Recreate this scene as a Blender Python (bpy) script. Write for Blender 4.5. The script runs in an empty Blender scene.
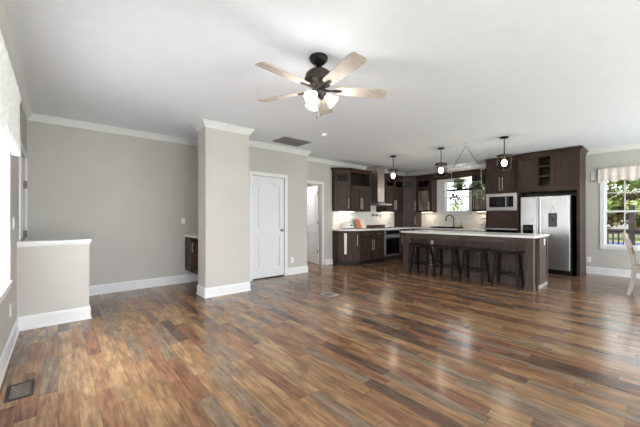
import bpy, bmesh, math, random
from mathutils import Vector, Matrix
random.seed(7)
PI = math.pi
SC = bpy.context.scene
COL = SC.collection

# ---------------------------------------------------------------- camera
cam_data = bpy.data.cameras.new('camera')
cam = bpy.data.objects.new('camera', cam_data)
COL.objects.link(cam)
cam.location = (0, 0, 1.23)
cam.rotation_euler = (PI / 2, 0, math.radians(-41.13))
cam_data.sensor_width = 36
cam_data.lens = 36 * 300 / 640
cam_data.shift_y = 3.7 / 640
cam_data.clip_start = 0.02
SC.camera = cam

# ---------------------------------------------------------------- colour management
SC.view_settings.view_transform = 'Standard'
SC.view_settings.look = 'None'
SC.view_settings.gamma = 1
SC.view_settings.use_curve_mapping = False
SC.view_settings.exposure = 0.22

# ---------------------------------------------------------------- world, sun, window daylight, added fill lights
world = bpy.data.worlds.new('sky')
SC.world = world
world.use_nodes = True
wn, wl = world.node_tree.nodes, world.node_tree.links
wn.clear()
w_out = wn.new('ShaderNodeOutputWorld')
w_bg = wn.new('ShaderNodeBackground')
w_tc = wn.new('ShaderNodeTexCoord')
w_sep = wn.new('ShaderNodeSeparateXYZ')
w_rmp = wn.new('ShaderNodeValToRGB')
w_map = wn.new('ShaderNodeMapRange')
w_map.inputs['From Min'].default_value = -1
w_map.inputs['From Max'].default_value = 1
wl.new(w_tc.outputs['Generated'], w_sep.inputs[0])
wl.new(w_sep.outputs['Z'], w_map.inputs['Value'])
wl.new(w_map.outputs['Result'], w_rmp.inputs['Fac'])
e = w_rmp.color_ramp.elements
e[0].position = 0.0; e[0].color = (0.55, 0.53, 0.50, 1)
e[1].position = 1.0; e[1].color = (1.1, 1.45, 2.0, 1)
m_ = w_rmp.color_ramp.elements.new(0.49); m_.color = (0.62, 0.61, 0.58, 1)
m_ = w_rmp.color_ramp.elements.new(0.53); m_.color = (3.0, 3.05, 3.1, 1)
wl.new(w_rmp.outputs['Color'], w_bg.inputs['Color'])
w_bg.inputs['Strength'].default_value = 1.0
wl.new(w_bg.outputs[0], w_out.inputs['Surface'])

def sun_lamp(name, rot, energy, angle, color):
    d = bpy.data.lights.new(name, 'SUN'); d.energy = energy; d.angle = angle; d.color = color
    o = bpy.data.objects.new(name, d); COL.objects.link(o); o.rotation_euler = rot
    return o
# comes from behind the left and back walls, high
sun = sun_lamp('sun', (0, 0, 0), 4.5, 0.02, (1, 0.95, 0.86))
sun.rotation_euler = Vector((0.62, -0.38, -0.8)).to_track_quat('-Z', 'Y').to_euler()

def area(name, loc, aim, sx, sy, energy, color=(1, 1, 1)):
    d = bpy.data.lights.new(name, 'AREA'); d.shape = 'RECTANGLE'; d.size = sx; d.size_y = sy
    d.energy = energy; d.color = color
    o = bpy.data.objects.new(name, d); COL.objects.link(o); o.location = loc
    o.rotation_euler = Vector(aim).to_track_quat('-Z', 'Y').to_euler()
    return o
area('rear_fill', (3.8, -5.0, 1.5), (0, 1, 0.06), 10.0, 2.6, 135, (0.93, 0.97, 1.0))  # added soft light filling the room from behind the camera
area('ceiling_fill', (2.2, -3.6, 0.3), (0.0, 1, 0.75), 7.0, 1.2, 85, (0.88, 0.95, 1.0))  # added light thrown forward and up to brighten the ceiling
area('dining_fill', (6.6, -2.3, 0.3), (-0.1, 1, 0.55), 3.6, 1.0, 75, (0.88, 0.95, 1.0))  # added low light out of view, lifts the kitchen ceiling
area('entry_fill', (0.6, -2.2, 0.3), (-0.05, 0.9, 1), 1.8, 1.2, 55, (0.88, 0.95, 1.0))  # added low light behind the camera, lifts the ceiling at left
area('left_window_daylight', (-1.1, 3.1, 1.6), (1, 0.1, 0.0), 1.4, 1.7, 950, (0.96, 0.98, 1.0))
area('hall_fill', (4.6, 7.0, 2.55), (0.1, -0.1, -1), 0.8, 1.6, 45, (1, 0.99, 0.97))  # added unseen lamp that brightens the open door and the room beyond

# ================================================================= materials
def lin(r, g, b):
    f = lambda c: (c / 255 / 12.92) if c / 255 <= 0.04045 else ((c / 255 + 0.055) / 1.055) ** 2.4
    return (f(r), f(g), f(b), 1)

def mat(name, col, rough=0.5, metal=0.0, **kw):
    m = bpy.data.materials.new(name); m.use_nodes = True
    b = m.node_tree.nodes['Principled BSDF']
    b.inputs['Base Color'].default_value = col
    b.inputs['Roughness'].default_value = rough
    b.inputs['Metallic'].default_value = metal
    for k, v in kw.items():
        b.inputs[k.replace('_', ' ')].default_value = v
    return m

def N(m, t, **kw):
    n = m.node_tree.nodes.new(t)
    for k, v in kw.items(): setattr(n, k, v)
    return n

def noisy(m, c1, c2, scale=(1, 1, 1), nscale=6, detail=4, bump=0.0, bscale=None, dist=0.01):
    """noise colour variation (object coordinates) and an optional bump"""
    L = m.node_tree.links; b = m.node_tree.nodes['Principled BSDF']
    tc = N(m, 'ShaderNodeTexCoord'); mp = N(m, 'ShaderNodeMapping')
    mp.inputs['Scale'].default_value = scale
    L.new(tc.outputs['Object'], mp.inputs['Vector'])
    nz = N(m, 'ShaderNodeTexNoise'); nz.inputs['Scale'].default_value = nscale; nz.inputs['Detail'].default_value = detail
    L.new(mp.outputs[0], nz.inputs['Vector'])
    rp = N(m, 'ShaderNodeValToRGB')
    rp.color_ramp.elements[0].position = 0.3; rp.color_ramp.elements[0].color = c1
    rp.color_ramp.elements[1].position = 0.7; rp.color_ramp.elements[1].color = c2
    L.new(nz.outputs['Fac'], rp.inputs['Fac']); L.new(rp.outputs['Color'], b.inputs['Base Color'])
    if bump:
        bp = N(m, 'ShaderNodeBump'); bp.inputs['Strength'].default_value = bump; bp.inputs['Distance'].default_value = dist
        if bscale:
            n2 = N(m, 'ShaderNodeTexNoise'); n2.inputs['Scale'].default_value = bscale; n2.inputs['Detail'].default_value = 3
            L.new(tc.outputs['Object'], n2.inputs['Vector']); L.new(n2.outputs['Fac'], bp.inputs['Height'])
        else:
            L.new(nz.outputs['Fac'], bp.inputs['Height'])
        L.new(bp.outputs['Normal'], b.inputs['Normal'])
    return m

M = {}
M['wall'] = noisy(mat('wall_paint', lin(205, 201, 196), 0.7), lin(188, 184, 179), lin(192, 188, 183), nscale=2, bump=0.04, bscale=120)
M['ceiling'] = noisy(mat('ceiling_paint', lin(236, 236, 236), 0.85), lin(238, 241, 248), lin(241, 244, 251), nscale=7, bump=0.3, bscale=34, dist=0.006)
M['trim'] = noisy(mat('trim_paint', lin(240, 239, 237), 0.4), lin(222, 222, 222), lin(227, 227, 227), nscale=3)
M['door'] = noisy(mat('door_paint', lin(236, 236, 236), 0.4), lin(216, 217, 219), lin(220, 221, 223), nscale=3)

def wood(name, c1, c2, rough=0.4, axis=2, k=14):
    sc = [k, k, k]; sc[axis] = 0.9
    return noisy(mat(name, c1, rough, Specular_IOR_Level=0.22), c1, c2, scale=sc, nscale=3.0, detail=6, bump=0.05, dist=0.004)
M['espresso'] = wood('espresso_stain', lin(44, 32, 28), lin(77, 58, 51), 0.42)
M['espresso_h'] = wood('espresso_stain_level', lin(44, 32, 28), lin(74, 56, 49), 0.36, axis=1)
M['island'] = wood('island_stain', lin(66, 55, 51), lin(102, 89, 83), 0.45)
M['island_h'] = wood('island_stain_level', lin(66, 55, 51), lin(100, 87, 81), 0.45, axis=1)
M['black_wood'] = wood('black_stain', lin(13, 12, 12), lin(24, 21, 20), 0.4)
M['seat_wood'] = wood('dark_seat_stain', lin(20, 15, 14), lin(38, 29, 26), 0.2, axis=1)
M['blade_wood'] = wood('weathered_oak', lin(164, 155, 145), lin(194, 186, 176), 0.5, axis=0)
M['grey_wood'] = wood('whitewashed_wood', lin(150, 140, 130), lin(186, 176, 166), 0.5)
M['quartz'] = noisy(mat('white_quartz', lin(236, 234, 230), 0.15), lin(228, 226, 222), lin(242, 240, 237), nscale=5, detail=8)
M['black'] = noisy(mat('black_metal', lin(26, 25, 25), 0.4, 0.6), lin(22, 21, 21), lin(32, 31, 30), nscale=9)
M['bronze'] = noisy(mat('dark_bronze', lin(70, 64, 58), 0.38, 0.8), lin(62, 57, 52), lin(86, 79, 71), nscale=6)
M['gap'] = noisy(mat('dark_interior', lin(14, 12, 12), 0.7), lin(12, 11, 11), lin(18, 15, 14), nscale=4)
M['black_glass'] = noisy(mat('black_glass', lin(10, 10, 11), 0.06), lin(9, 9, 10), lin(13, 13, 14), nscale=2)
M['steel'] = noisy(mat('brushed_steel', lin(200, 200, 200), 0.3, 1.0), lin(186, 186, 187), lin(206, 206, 206), scale=(1, 1, 30), nscale=4)
M['steel_v'] = noisy(mat('brushed_steel_upright', lin(200, 200, 200), 0.33, 1.0), lin(190, 190, 191), lin(210, 210, 210), scale=(24, 24, 1), nscale=4)
M['nickel'] = noisy(mat('satin_nickel', lin(190, 187, 182), 0.28, 1.0), lin(182, 179, 174), lin(198, 195, 190), nscale=8)
M['gunmetal'] = noisy(mat('gunmetal', lin(96, 94, 92), 0.35, 0.6), lin(88, 86, 84), lin(106, 104, 102), nscale=8)
M['zinc'] = noisy(mat('pale_zinc', lin(190, 190, 188), 0.5, 0.4), lin(178, 178, 176), lin(205, 205, 203), nscale=12)
M['plastic'] = noisy(mat('white_plastic', lin(240, 239, 236), 0.35), lin(238, 237, 234), lin(243, 242, 239), nscale=4)
M['vent_grey'] = noisy(mat('grey_grille', lin(120, 118, 116), 0.5), lin(112, 110, 108), lin(130, 128, 126), nscale=4)
M['lace'] = noisy(mat('white_lace', lin(245, 245, 245), 0.9), lin(232, 232, 232), lin(250, 250, 250), nscale=30)
M['cream'] = noisy(mat('cream_cotton', lin(226, 217, 204), 0.9), lin(216, 205, 195), lin(234, 225, 217), nscale=9)
M['blind'] = noisy(mat('white_blind', lin(246, 246, 246), 0.5, Subsurface_Weight=0.0), lin(244, 244, 244), lin(248, 248, 248), nscale=3)
_m = M['blind']; _L = _m.node_tree.links
_t = N(_m, 'ShaderNodeBsdfTranslucent'); _t.inputs['Color'].default_value = (1, 1, 1, 1); _x = N(_m, 'ShaderNodeMixShader'); _x.inputs['Fac'].default_value = 0.6
_L.new(_m.node_tree.nodes['Principled BSDF'].outputs[0], _x.inputs[1]); _L.new(_t.outputs[0], _x.inputs[2])
_L.new(_x.outputs[0], _m.node_tree.nodes['Material Output'].inputs['Surface'])
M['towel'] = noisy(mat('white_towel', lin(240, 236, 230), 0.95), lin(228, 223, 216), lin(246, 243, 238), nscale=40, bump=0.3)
M['leaf'] = noisy(mat('houseplant_leaf', lin(70, 100, 50), 0.45), lin(48, 78, 38), lin(112, 142, 78), nscale=7)
M['leaf_pale'] = noisy(mat('pale_leaf', lin(130, 160, 120), 0.45), lin(96, 132, 92), lin(166, 190, 150), nscale=7)
M['leaf_dark'] = noisy(mat('dark_leaf', lin(42, 50, 60), 0.4), lin(30, 36, 44), lin(62, 72, 84), nscale=7)
M['maroon'] = noisy(mat('maroon_enamel', lin(78, 36, 32), 0.3), lin(66, 30, 27), lin(94, 46, 40), nscale=5)
M['orange'] = noisy(mat('orange_print', lin(216, 106, 70), 0.6), lin(190, 74, 48), lin(238, 160, 120), nscale=16)
M['paper'] = noisy(mat('cream_paper', lin(238, 226, 208), 0.8), lin(232, 218, 198), lin(244, 235, 220), nscale=9)
M['slate'] = noisy(mat('slate_board', lin(84, 84, 86), 0.7), lin(74, 74, 76), lin(98, 98, 100), nscale=9)
M['amber'] = noisy(mat('amber_soap', lin(196, 160, 70), 0.2), lin(186, 148, 60), lin(208, 174, 88), nscale=4)
M['ribbed'] = noisy(mat('ribbed_glass', lin(120, 112, 100), 0.2), lin(96, 90, 82), lin(150, 138, 120), scale=(1, 1, 0.4), nscale=5)
M['bark'] = noisy(mat('tree_bark', lin(150, 132, 112), 0.9), lin(112, 96, 80), lin(178, 162, 142), scale=(6, 6, 1), nscale=3)
M['foliage'] = noisy(mat('tree_foliage', lin(110, 140, 66), 0.7), lin(66, 98, 40), lin(160, 182, 96), nscale=1.5)
M['foliage_pale'] = noisy(mat('pale_foliage', lin(166, 182, 120), 0.7), lin(120, 146, 80), lin(196, 206, 150), nscale=1.5)
M['undergrowth'] = noisy(mat('undergrowth', lin(150, 132, 96), 0.8), lin(112, 96, 68), lin(186, 168, 128), nscale=1.5)
M['rail'] = noisy(mat('dark_rail', lin(58, 46, 42), 0.6), lin(48, 38, 35), lin(70, 57, 52), nscale=5)
M['deck'] = noisy(mat('grey_blue_deck', lin(110, 118, 134), 0.7), lin(96, 104, 120), lin(124, 132, 148), scale=(1, 8, 1), nscale=2)
M['grass'] = noisy(mat('lawn', lin(150, 160, 96), 0.9), lin(124, 138, 74), lin(176, 178, 122), nscale=0.8)
M['table_white'] = noisy(mat('white_table_paint', lin(238, 238, 236), 0.35), lin(235, 235, 233), lin(242, 242, 240), nscale=3)

for k in ('foliage', 'foliage_pale'):
    _m = M[k]; _L = _m.node_tree.links
    _t = N(_m, 'ShaderNodeBsdfTranslucent'); _t.inputs['Color'].default_value = (0.55, 0.68, 0.28, 1); _x = N(_m, 'ShaderNodeMixShader'); _x.inputs['Fac'].default_value = 0.4
    _L.new(_m.node_tree.nodes['Principled BSDF'].outputs[0], _x.inputs[1]); _L.new(_t.outputs[0], _x.inputs[2])
    _L.new(_x.outputs[0], _m.node_tree.nodes['Material Output'].inputs['Surface'])

def emit(name, col, strength):
    m = bpy.data.materials.new(name); m.use_nodes = True
    b = m.node_tree.nodes['Principled BSDF']
    b.inputs['Base Color'].default_value = col
    b.inputs['Emission Color'].default_value = col
    b.inputs['Emission Strength'].default_value = strength
    return m
M['lamp_glass'] = emit('lit_opal_glass', (1, 0.97, 0.93, 1), 2.2)
M['bulb'] = emit('lit_bulb', (1, 0.95, 0.88, 1), 9.0)
M['led'] = emit('lit_strip', (1, 0.88, 0.7, 1), 5.0)

def glass(name, tint=(1, 1, 1, 1), gloss=0.1, rough=0.02, diffuse=0.0):
    m = bpy.data.materials.new(name); m.use_nodes = True
    nt = m.node_tree; nt.nodes.clear(); L = nt.links
    o = N(m, 'ShaderNodeOutputMaterial'); t = N(m, 'ShaderNodeBsdfTransparent'); g = N(m, 'ShaderNodeBsdfGlossy')
    t.inputs['Color'].default_value = tint; g.inputs['Roughness'].default_value = rough
    mx = N(m, 'ShaderNodeMixShader'); fr = N(m, 'ShaderNodeLayerWeight'); fr.inputs['Blend'].default_value = 0.5; pw = N(m, 'ShaderNodeMath', operation='POWER'); pw.inputs[1].default_value = 4.0
    mul = N(m, 'ShaderNodeMath', operation='MULTIPLY'); mul.inputs[1].default_value = gloss * 5
    mul.use_clamp = True
    L.new(fr.outputs['Facing'], pw.inputs[0]); L.new(pw.outputs[0], mul.inputs[0]); L.new(mul.outputs[0], mx.inputs['Fac'])
    L.new(t.outputs[0], mx.inputs[1]); L.new(g.outputs[0], mx.inputs[2])
    last = mx
    if diffuse:
        d = N(m, 'ShaderNodeBsdfTranslucent'); d.inputs['Color'].default_value = (1, 1, 1, 1)
        m2 = N(m, 'ShaderNodeMixShader'); m2.inputs['Fac'].default_value = diffuse
        L.new(mx.outputs[0], m2.inputs[1]); L.new(d.outputs[0], m2.inputs[2]); last = m2
    L.new(last.outputs[0], o.inputs['Surface'])
    return m
M['pane'] = glass('window_pane', gloss=0.08)
M['jar'] = glass('seeded_glass', (0.93, 0.92, 0.90, 1), gloss=0.1, rough=0.04)

# ---- mixed-tone laminate plank floor, boards running along +Y
def floor_material():
    m = bpy.data.materials.new('laminate_planks'); m.use_nodes = True
    L = m.node_tree.links; b = m.node_tree.nodes['Principled BSDF']
    def math_(op, a, b_=None):
        n = N(m, 'ShaderNodeMath', operation=op)
        for i, v in enumerate((a, b_)):
            if v is None: continue
            if isinstance(v, (int, float)): n.inputs[i].default_value = v
            else: L.new(v, n.inputs[i])
        return n.outputs[0]
    tc = N(m, 'ShaderNodeTexCoord'); sp = N(m, 'ShaderNodeSeparateXYZ')
    L.new(tc.outputs['Object'], sp.inputs[0])
    X, Y = sp.outputs['X'], sp.outputs['Y']
    PW, PL = 0.1, 0.74
    xr = math_('DIVIDE', X, PW); row = math_('FLOOR', xr)
    wn1 = N(m, 'ShaderNodeTexWhiteNoise', noise_dimensions='1D'); L.new(row, wn1.inputs['W'])
    off = math_('MULTIPLY', wn1.outputs['Value'], 7.3)
    yr = math_('ADD', math_('DIVIDE', Y, PL), off); cl = math_('FLOOR', yr)
    cmb = N(m, 'ShaderNodeCombineXYZ'); L.new(row, cmb.inputs[0]); L.new(cl, cmb.inputs[1])
    wn2 = N(m, 'ShaderNodeTexWhiteNoise', noise_dimensions='2D'); L.new(cmb.outputs[0], wn2.inputs['Vector'])
    rp = N(m, 'ShaderNodeValToRGB'); rp.color_ramp.interpolation = 'CONSTANT'
    cols = [(0, (158, 124, 92)), (.16, (138, 100, 76)), (.3, (168, 136, 102)), (.44, (142, 122, 102)), (.54, (150, 112, 84)),
            (.68, (124, 98, 80)), (.78, (162, 128, 94)), (.9, (144, 122, 102)), (.96, (106, 82, 68))]
    el = rp.color_ramp.elements
    el[0].position = 0; el[0].color = lin(*cols[0][1]); el[1].position = cols[1][0]; el[1].color = lin(*cols[1][1])
    for p, c in cols[2:]:
        q = el.new(p); q.color = lin(*c)
    L.new(wn2.outputs['Value'], rp.inputs['Fac'])
    # grain: noise stretched along the board, shifted per board
    v2 = N(m, 'ShaderNodeCombineXYZ')
    L.new(math_('ADD', math_('MULTIPLY', X, 42.0), math_('MULTIPLY', wn2.outputs['Value'], 90.0)), v2.inputs[0])
    L.new(math_('MULTIPLY', Y, 4.0), v2.inputs[1])
    nz = N(m, 'ShaderNodeTexNoise'); nz.inputs['Scale'].default_value = 1.0; nz.inputs['Detail'].default_value = 7; nz.inputs['Roughness'].default_value = 0.65
    L.new(v2.outputs[0], nz.inputs['Vector'])
    # broad dark knots / saw marks
    v3 = N(m, 'ShaderNodeCombineXYZ')
    L.new(math_('ADD', math_('MULTIPLY', X, 16.0), math_('MULTIPLY', wn2.outputs['Value'], 50.0)), v3.inputs[0])
    L.new(math_('MULTIPLY', Y, 3.4), v3.inputs[1])
    n3 = N(m, 'ShaderNodeTexNoise'); n3.inputs['Scale'].default_value = 1.0; n3.inputs['Detail'].default_value = 5
    L.new(v3.outputs[0], n3.inputs['Vector'])
    r3 = N(m, 'ShaderNodeValToRGB'); r3.color_ramp.elements[0].position = 0.36; r3.color_ramp.elements[0].color = (0.46, 0.45, 0.45, 1)
    r3.color_ramp.elements[1].position = 0.58; r3.color_ramp.elements[1].color = (1.12, 1.1, 1.06, 1)
    L.new(n3.outputs['Fac'], r3.inputs['Fac'])
    r2 = N(m, 'ShaderNodeValToRGB'); r2.color_ramp.elements[0].position = 0.3; r2.color_ramp.elements[0].color = (0.40, 0.38, 0.37, 1)
    r2.color_ramp.elements[1].position = 0.7; r2.color_ramp.elements[1].color = (1.12, 1.11, 1.10, 1)
    L.new(nz.outputs['Fac'], r2.inputs['Fac'])
    def mulc(a, c, f=1.0):
        mx = N(m, 'ShaderNodeMix', data_type='RGBA', blend_type='MULTIPLY'); mx.inputs['Factor'].default_value = f
        L.new(a, mx.inputs['A']); L.new(c, mx.inputs['B']); return mx.outputs['Result']
    c = mulc(rp.outputs['Color'], r2.outputs['Color'], 0.9)
    c = mulc(c, r3.outputs['Color'], 0.62)
    # joints
    fx = math_('FRACT', xr); fy = math_('FRACT', yr)
    jx = math_('LESS_THAN', fx, 0.022); jy = math_('LESS_THAN', fy, 0.005)
    j = math_('MAXIMUM', jx, jy)
    mj = N(m, 'ShaderNodeMix', data_type='RGBA', blend_type='MIX')
    L.new(math_('MULTIPLY', j, 0.6), mj.inputs['Factor']); L.new(c, mj.inputs['A']); mj.inputs['B'].default_value = lin(52, 38, 30)
    L.new(mj.outputs['Result'], b.inputs['Base Color'])
    rr = N(m, 'ShaderNodeMapRange'); rr.inputs['To Min'].default_value = 0.14; rr.inputs['To Max'].default_value = 0.24
    L.new(nz.outputs['Fac'], rr.inputs['Value']); L.new(rr.outputs['Result'], b.inputs['Roughness'])
    bp = N(m, 'ShaderNodeBump'); bp.inputs['Strength'].default_value = 0.12; bp.inputs['Distance'].default_value = 0.003
    L.new(nz.outputs['Fac'], bp.inputs['Height']); L.new(bp.outputs['Normal'], b.inputs['Normal'])
    return m
M['floor'] = floor_material()

# ---- white tile backsplash (brick texture on Y/Z or X/Z)
def tile_material(name, along):
    m = mat(name, lin(228, 222, 215), 0.25); L = m.node_tree.links; b = m.node_tree.nodes['Principled BSDF']
    tc = N(m, 'ShaderNodeTexCoord'); sp = N(m, 'ShaderNodeSeparateXYZ'); cb = N(m, 'ShaderNodeCombineXYZ')
    L.new(tc.outputs['Object'], sp.inputs[0]); L.new(sp.outputs[along], cb.inputs[0]); L.new(sp.outputs['Z'], cb.inputs[1])
    br = N(m, 'ShaderNodeTexBrick'); br.inputs['Scale'].default_value = 1
    br.inputs['Brick Width'].default_value = 0.15; br.inputs['Row Height'].default_value = 0.075; br.inputs['Mortar Size'].default_value = 0.003
    br.inputs['Color1'].default_value = lin(241, 238, 234); br.inputs['Color2'].default_value = lin(234, 231, 226); br.inputs['Mortar'].default_value = lin(218, 214, 209)
    L.new(cb.outputs[0], br.inputs['Vector']); L.new(br.outputs['Color'], b.inputs['Base Color'])
    return m
M['tile_x'] = tile_material('tile_backsplash_along', 'X')
M['tile_y'] = tile_material('tile_backsplash_across', 'Y')

# ================================================================= mesh helpers
class Fr:
    """oriented frame: u along the face, z up, n outwards"""
    def __init__(s, O, u, n):
        s.O = Vector(O); s.u = Vector(u).normalized(); s.n = Vector(n).normalized(); s.z = Vector((0, 0, 1))
    def p(s, u, z, n=0.0): return s.O + s.u * u + s.z * z + s.n * n

class MB:
    def __init__(s): s.v = []; s.f = []; s.sm = []
    def add(s, vs, fs, smooth=False):
        k = len(s.v); s.v += [Vector(a) for a in vs]
        for f in fs: s.f.append([k + i for i in f]); s.sm.append(smooth)
        return s
    def hexa(s, P):
        return s.add(P, [(0, 3, 2, 1), (4, 5, 6, 7), (0, 1, 5, 4), (1, 2, 6, 5), (2, 3, 7, 6), (3, 0, 4, 7)])
    def box(s, x0, x1, y0, y1, z0, z1):
        return s.hexa([(x0, y0, z0), (x1, y0, z0), (x1, y1, z0), (x0, y1, z0), (x0, y0, z1), (x1, y0, z1), (x1, y1, z1), (x0, y1, z1)])
    def fbox(s, fr, u0, u1, z0, z1, n0, n1):
        p = fr.p
        return s.hexa([p(u0, z0, n0), p(u1, z0, n0), p(u1, z0, n1), p(u0, z0, n1), p(u0, z1, n0), p(u1, z1, n0), p(u1, z1, n1), p(u0, z1, n1)])
    def prism(s, poly, z0, z1):
        n = len(poly); vs = [(a, b, z0) for a, b in poly] + [(a, b, z1) for a, b in poly]
        fs = [tuple(range(n))[::-1], tuple(range(n, 2 * n))] + [(i, (i + 1) % n, n + (i + 1) % n, n + i) for i in range(n)]
        return s.add(vs, fs)
    def fprism(s, fr, poly, n0, n1):
        n = len(poly); vs = [fr.p(a, b, n0) for a, b in poly] + [fr.p(a, b, n1) for a, b in poly]
        fs = [tuple(range(n)), tuple(range(n, 2 * n))[::-1]] + [(i, n + i, n + (i + 1) % n, (i + 1) % n) for i in range(n)]
        return s.add(vs, fs)
    def tube(s, pts, r, seg=10, cap=True):
        pts = [Vector(p) for p in pts]; n = len(pts)
        R = r if isinstance(r, (list, tuple)) else [r] * n
        vs = []; up = None
        for i, p in enumerate(pts):
            d = (pts[min(i + 1, n - 1)] - pts[max(i - 1, 0)]).normalized()
            if up is None:
                up = Vector((0, 0, 1)) if abs(d.z) < 0.9 else Vector((1, 0, 0))
            a = d.cross(up).normalized(); b = a.cross(d).normalized(); up = b
            for k in range(seg):
                t = 2 * PI * k / seg
                vs.append(p + (a * math.cos(t) + b * math.sin(t)) * R[i])
        fs = []
        for i in range(n - 1):
            for k in range(seg):
                k2 = (k + 1) % seg
                fs.append((i * seg + k, i * seg + k2, (i + 1) * seg + k2, (i + 1) * seg + k))
        s.add(vs, fs, True)
        if cap:
            s.add(vs[:seg], [tuple(range(seg))[::-1]]); s.add(vs[-seg:], [tuple(range(seg))])
        return s
    def lathe(s, prof, c=(0, 0, 0), seg=28, axis=None):
        c = Vector(c); q = Vector(axis).to_track_quat('Z', 'Y') if axis is not None else None
        vs = []; n = len(prof)
        for r, z in prof:
            for k in range(seg):
                t = 2 * PI * k / seg; p = Vector((r * math.cos(t), r * math.sin(t), z))
                vs.append(c + (q @ p if q else p))
        fs = [(i * seg + k, i * seg + (k + 1) % seg, (i + 1) * seg + (k + 1) % seg, (i + 1) * seg + k) for i in range(n - 1) for k in range(seg)]
        return s.add(vs, fs, True)
    def ball(s, c, r, seg=16, rings=9, sz=1.0):
        return s.lathe([(max(1e-4, r * math.sin(PI * i / rings)), -r * sz * math.cos(PI * i / rings)) for i in range(rings + 1)], c, seg)
    def sweep(s, path, prof, z=0.0, closed_prof=True):
        """moulding along XY path; profile (n, z), n to the right-hand side of travel"""
        P = [Vector((a, b)) for a, b in path]; n = len(P); k = len(prof); rings = []
        for i in range(n):
            ds = []
            if i > 0: ds.append((P[i] - P[i - 1]).normalized())
            if i < n - 1: ds.append((P[i + 1] - P[i]).normalized())
            ns = [Vector((d.y, -d.x)) for d in ds]
            m = ns[0] if len(ns) == 1 else (ns[0] + ns[1]) / (1 + ns[0].dot(ns[1]))
            rings.append([(P[i].x + m.x * a, P[i].y + m.y * a, z + b) for a, b in prof])
        vs = [v for r in rings for v in r]; fs = []
        for i in range(n - 1):
            for j in range(k):
                j2 = (j + 1) % k
                fs.append((i * k + j, i * k + j2, (i + 1) * k + j2, (i + 1) * k + j))
        fs += [tuple(range(k))[::-1], tuple(range((n - 1) * k, n * k))]
        return s.add(vs, fs)
    def build(s, name, m, parent=None, bevel=0.0, local=False):
        off = Vector((0, 0, 0))
        if parent is not None and not local:
            q = parent
            while q is not None: off += q.location; q = q.parent
        me = bpy.data.meshes.new(name)
        me.from_pydata([tuple(v - off) for v in s.v], [], s.f)
        me.polygons.foreach_set('use_smooth', s.sm); me.update()
        bm = bmesh.new(); bm.from_mesh(me)
        bmesh.ops.recalc_face_normals(bm, faces=bm.faces); bm.to_mesh(me); bm.free()
        me.materials.append(m)
        o = bpy.data.objects.new(name, me); COL.objects.link(o)
        if parent is not None: o.parent = parent
        if bevel:
            b = o.modifiers.new('bevel', 'BEVEL'); b.width = bevel; b.segments = 2; b.limit_method = 'ANGLE'; b.angle_limit = 0.6
        return o

def tag(o, label=None, cat=None, group=None, kind=None):
    if label: o['label'] = label
    if cat: o['category'] = cat
    if group: o['group'] = group
    if kind: o['kind'] = kind
    return o
def thing(name, label, cat, loc, group=None, kind=None):
    o = bpy.data.objects.new(name, None); COL.objects.link(o); o.location = loc; o.empty_display_size = 0.1
    return tag(o, label, cat, group, kind)
def struct(o, label=None, cat=None): return tag(o, label, cat, None, 'structure')
def copy_tree(o, parent=None):
    c = o.copy(); COL.objects.link(c)
    if parent: c.parent = parent
    for ch in list(o.children): copy_tree(ch, c)
    return c

# ================================================================= the room
CZ = 2.70                       # ceiling
XL, XR, YB, YK, YC = -0.335, 8.78, 5.93, 5.72, 5.25
YO = -2.5                       # room runs on behind the camera

def wall_grid(along, f0, f1, a0, a1, holes, z1=CZ):
    """wall slab between faces f0..f1; holes (a0,a1,z0,z1)"""
    b = MB(); cuts = sorted({a0, a1, *[h[0] for h in holes], *[h[1] for h in holes]})
    for c0, c1 in zip(cuts, cuts[1:]):
        zs = sorted([(h[2], h[3]) for h in holes if h[0] <= c0 + 1e-6 and h[1] >= c1 - 1e-6]); z = 0.0
        spans = []
        for h0, h1 in zs:
            if h0 > z: spans.append((z, h0))
            z = h1
        if z < z1: spans.append((z, z1))
        for q0, q1 in spans:
            if along == 'x': b.box(c0, c1, f0, f1, q0, q1)
            else: b.box(f0, f1, c0, c1, q0, q1)
    return b

struct(MB().box(XL - 0.12, XR + 0.12, YO, 8.2, -0.12, 0).build('floor', M['floor']), 'mixed brown laminate plank floor', 'floor')
struct(MB().box(XL - 0.12, XR + 0.12, YO, 8.2, CZ, CZ + 0.15).build('ceiling', M['ceiling']), 'white textured ceiling', 'ceiling')

LW = (2.55, 3.76, 0.66, 2.12)       # left window hole (y0,y1,z0,z1)
ED = (4.86, 5.70, 0.0, 2.03)        # entry door hole
struct(wall_grid('y', XL - 0.12, XL, YO, YB + 0.12, [LW, ED]).build('wall_left', M['wall']), 'grey wall with blinds window on the left', 'wall')
struct(wall_grid('x', YB, YB + 0.12, XL, 2.4, []).build('wall_back', M['wall']), 'plain light grey wall at the far left', 'wall')
CD = (2.84, 3.59, 0.0, 2.05)
b = wall_grid('x', YC, YC + 0.1, 2.4, 4.2, [CD])
b.box(2.4, 2.5, YC + 0.1, YB + 0.12, 0, CZ); b.box(4.1, 4.2, YC + 0.1, YK + 0.1, 0, CZ)
struct(b.build('wall_closet', M['wall']), 'grey closet wall with white panel door', 'wall')
KD = (4.32, 5.05, 0.0, 2.06)
struct(wall_grid('x', YK, YK + 0.12, 4.2, XR + 0.12, [KD]).build('wall_kitchen', M['wall']), 'grey wall behind range and open white door', 'wall')
RW = (-0.08, 0.83, 0.62, 2.16)
KW = (3.62, 4.32, 1.38, 2.3)
struct(wall_grid('y', XR, XR + 0.12, YO, YK + 0.12, [RW, KW]).build('wall_right', M['wall']), 'grey wall with windows behind kitchen and dining', 'wall')
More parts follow.
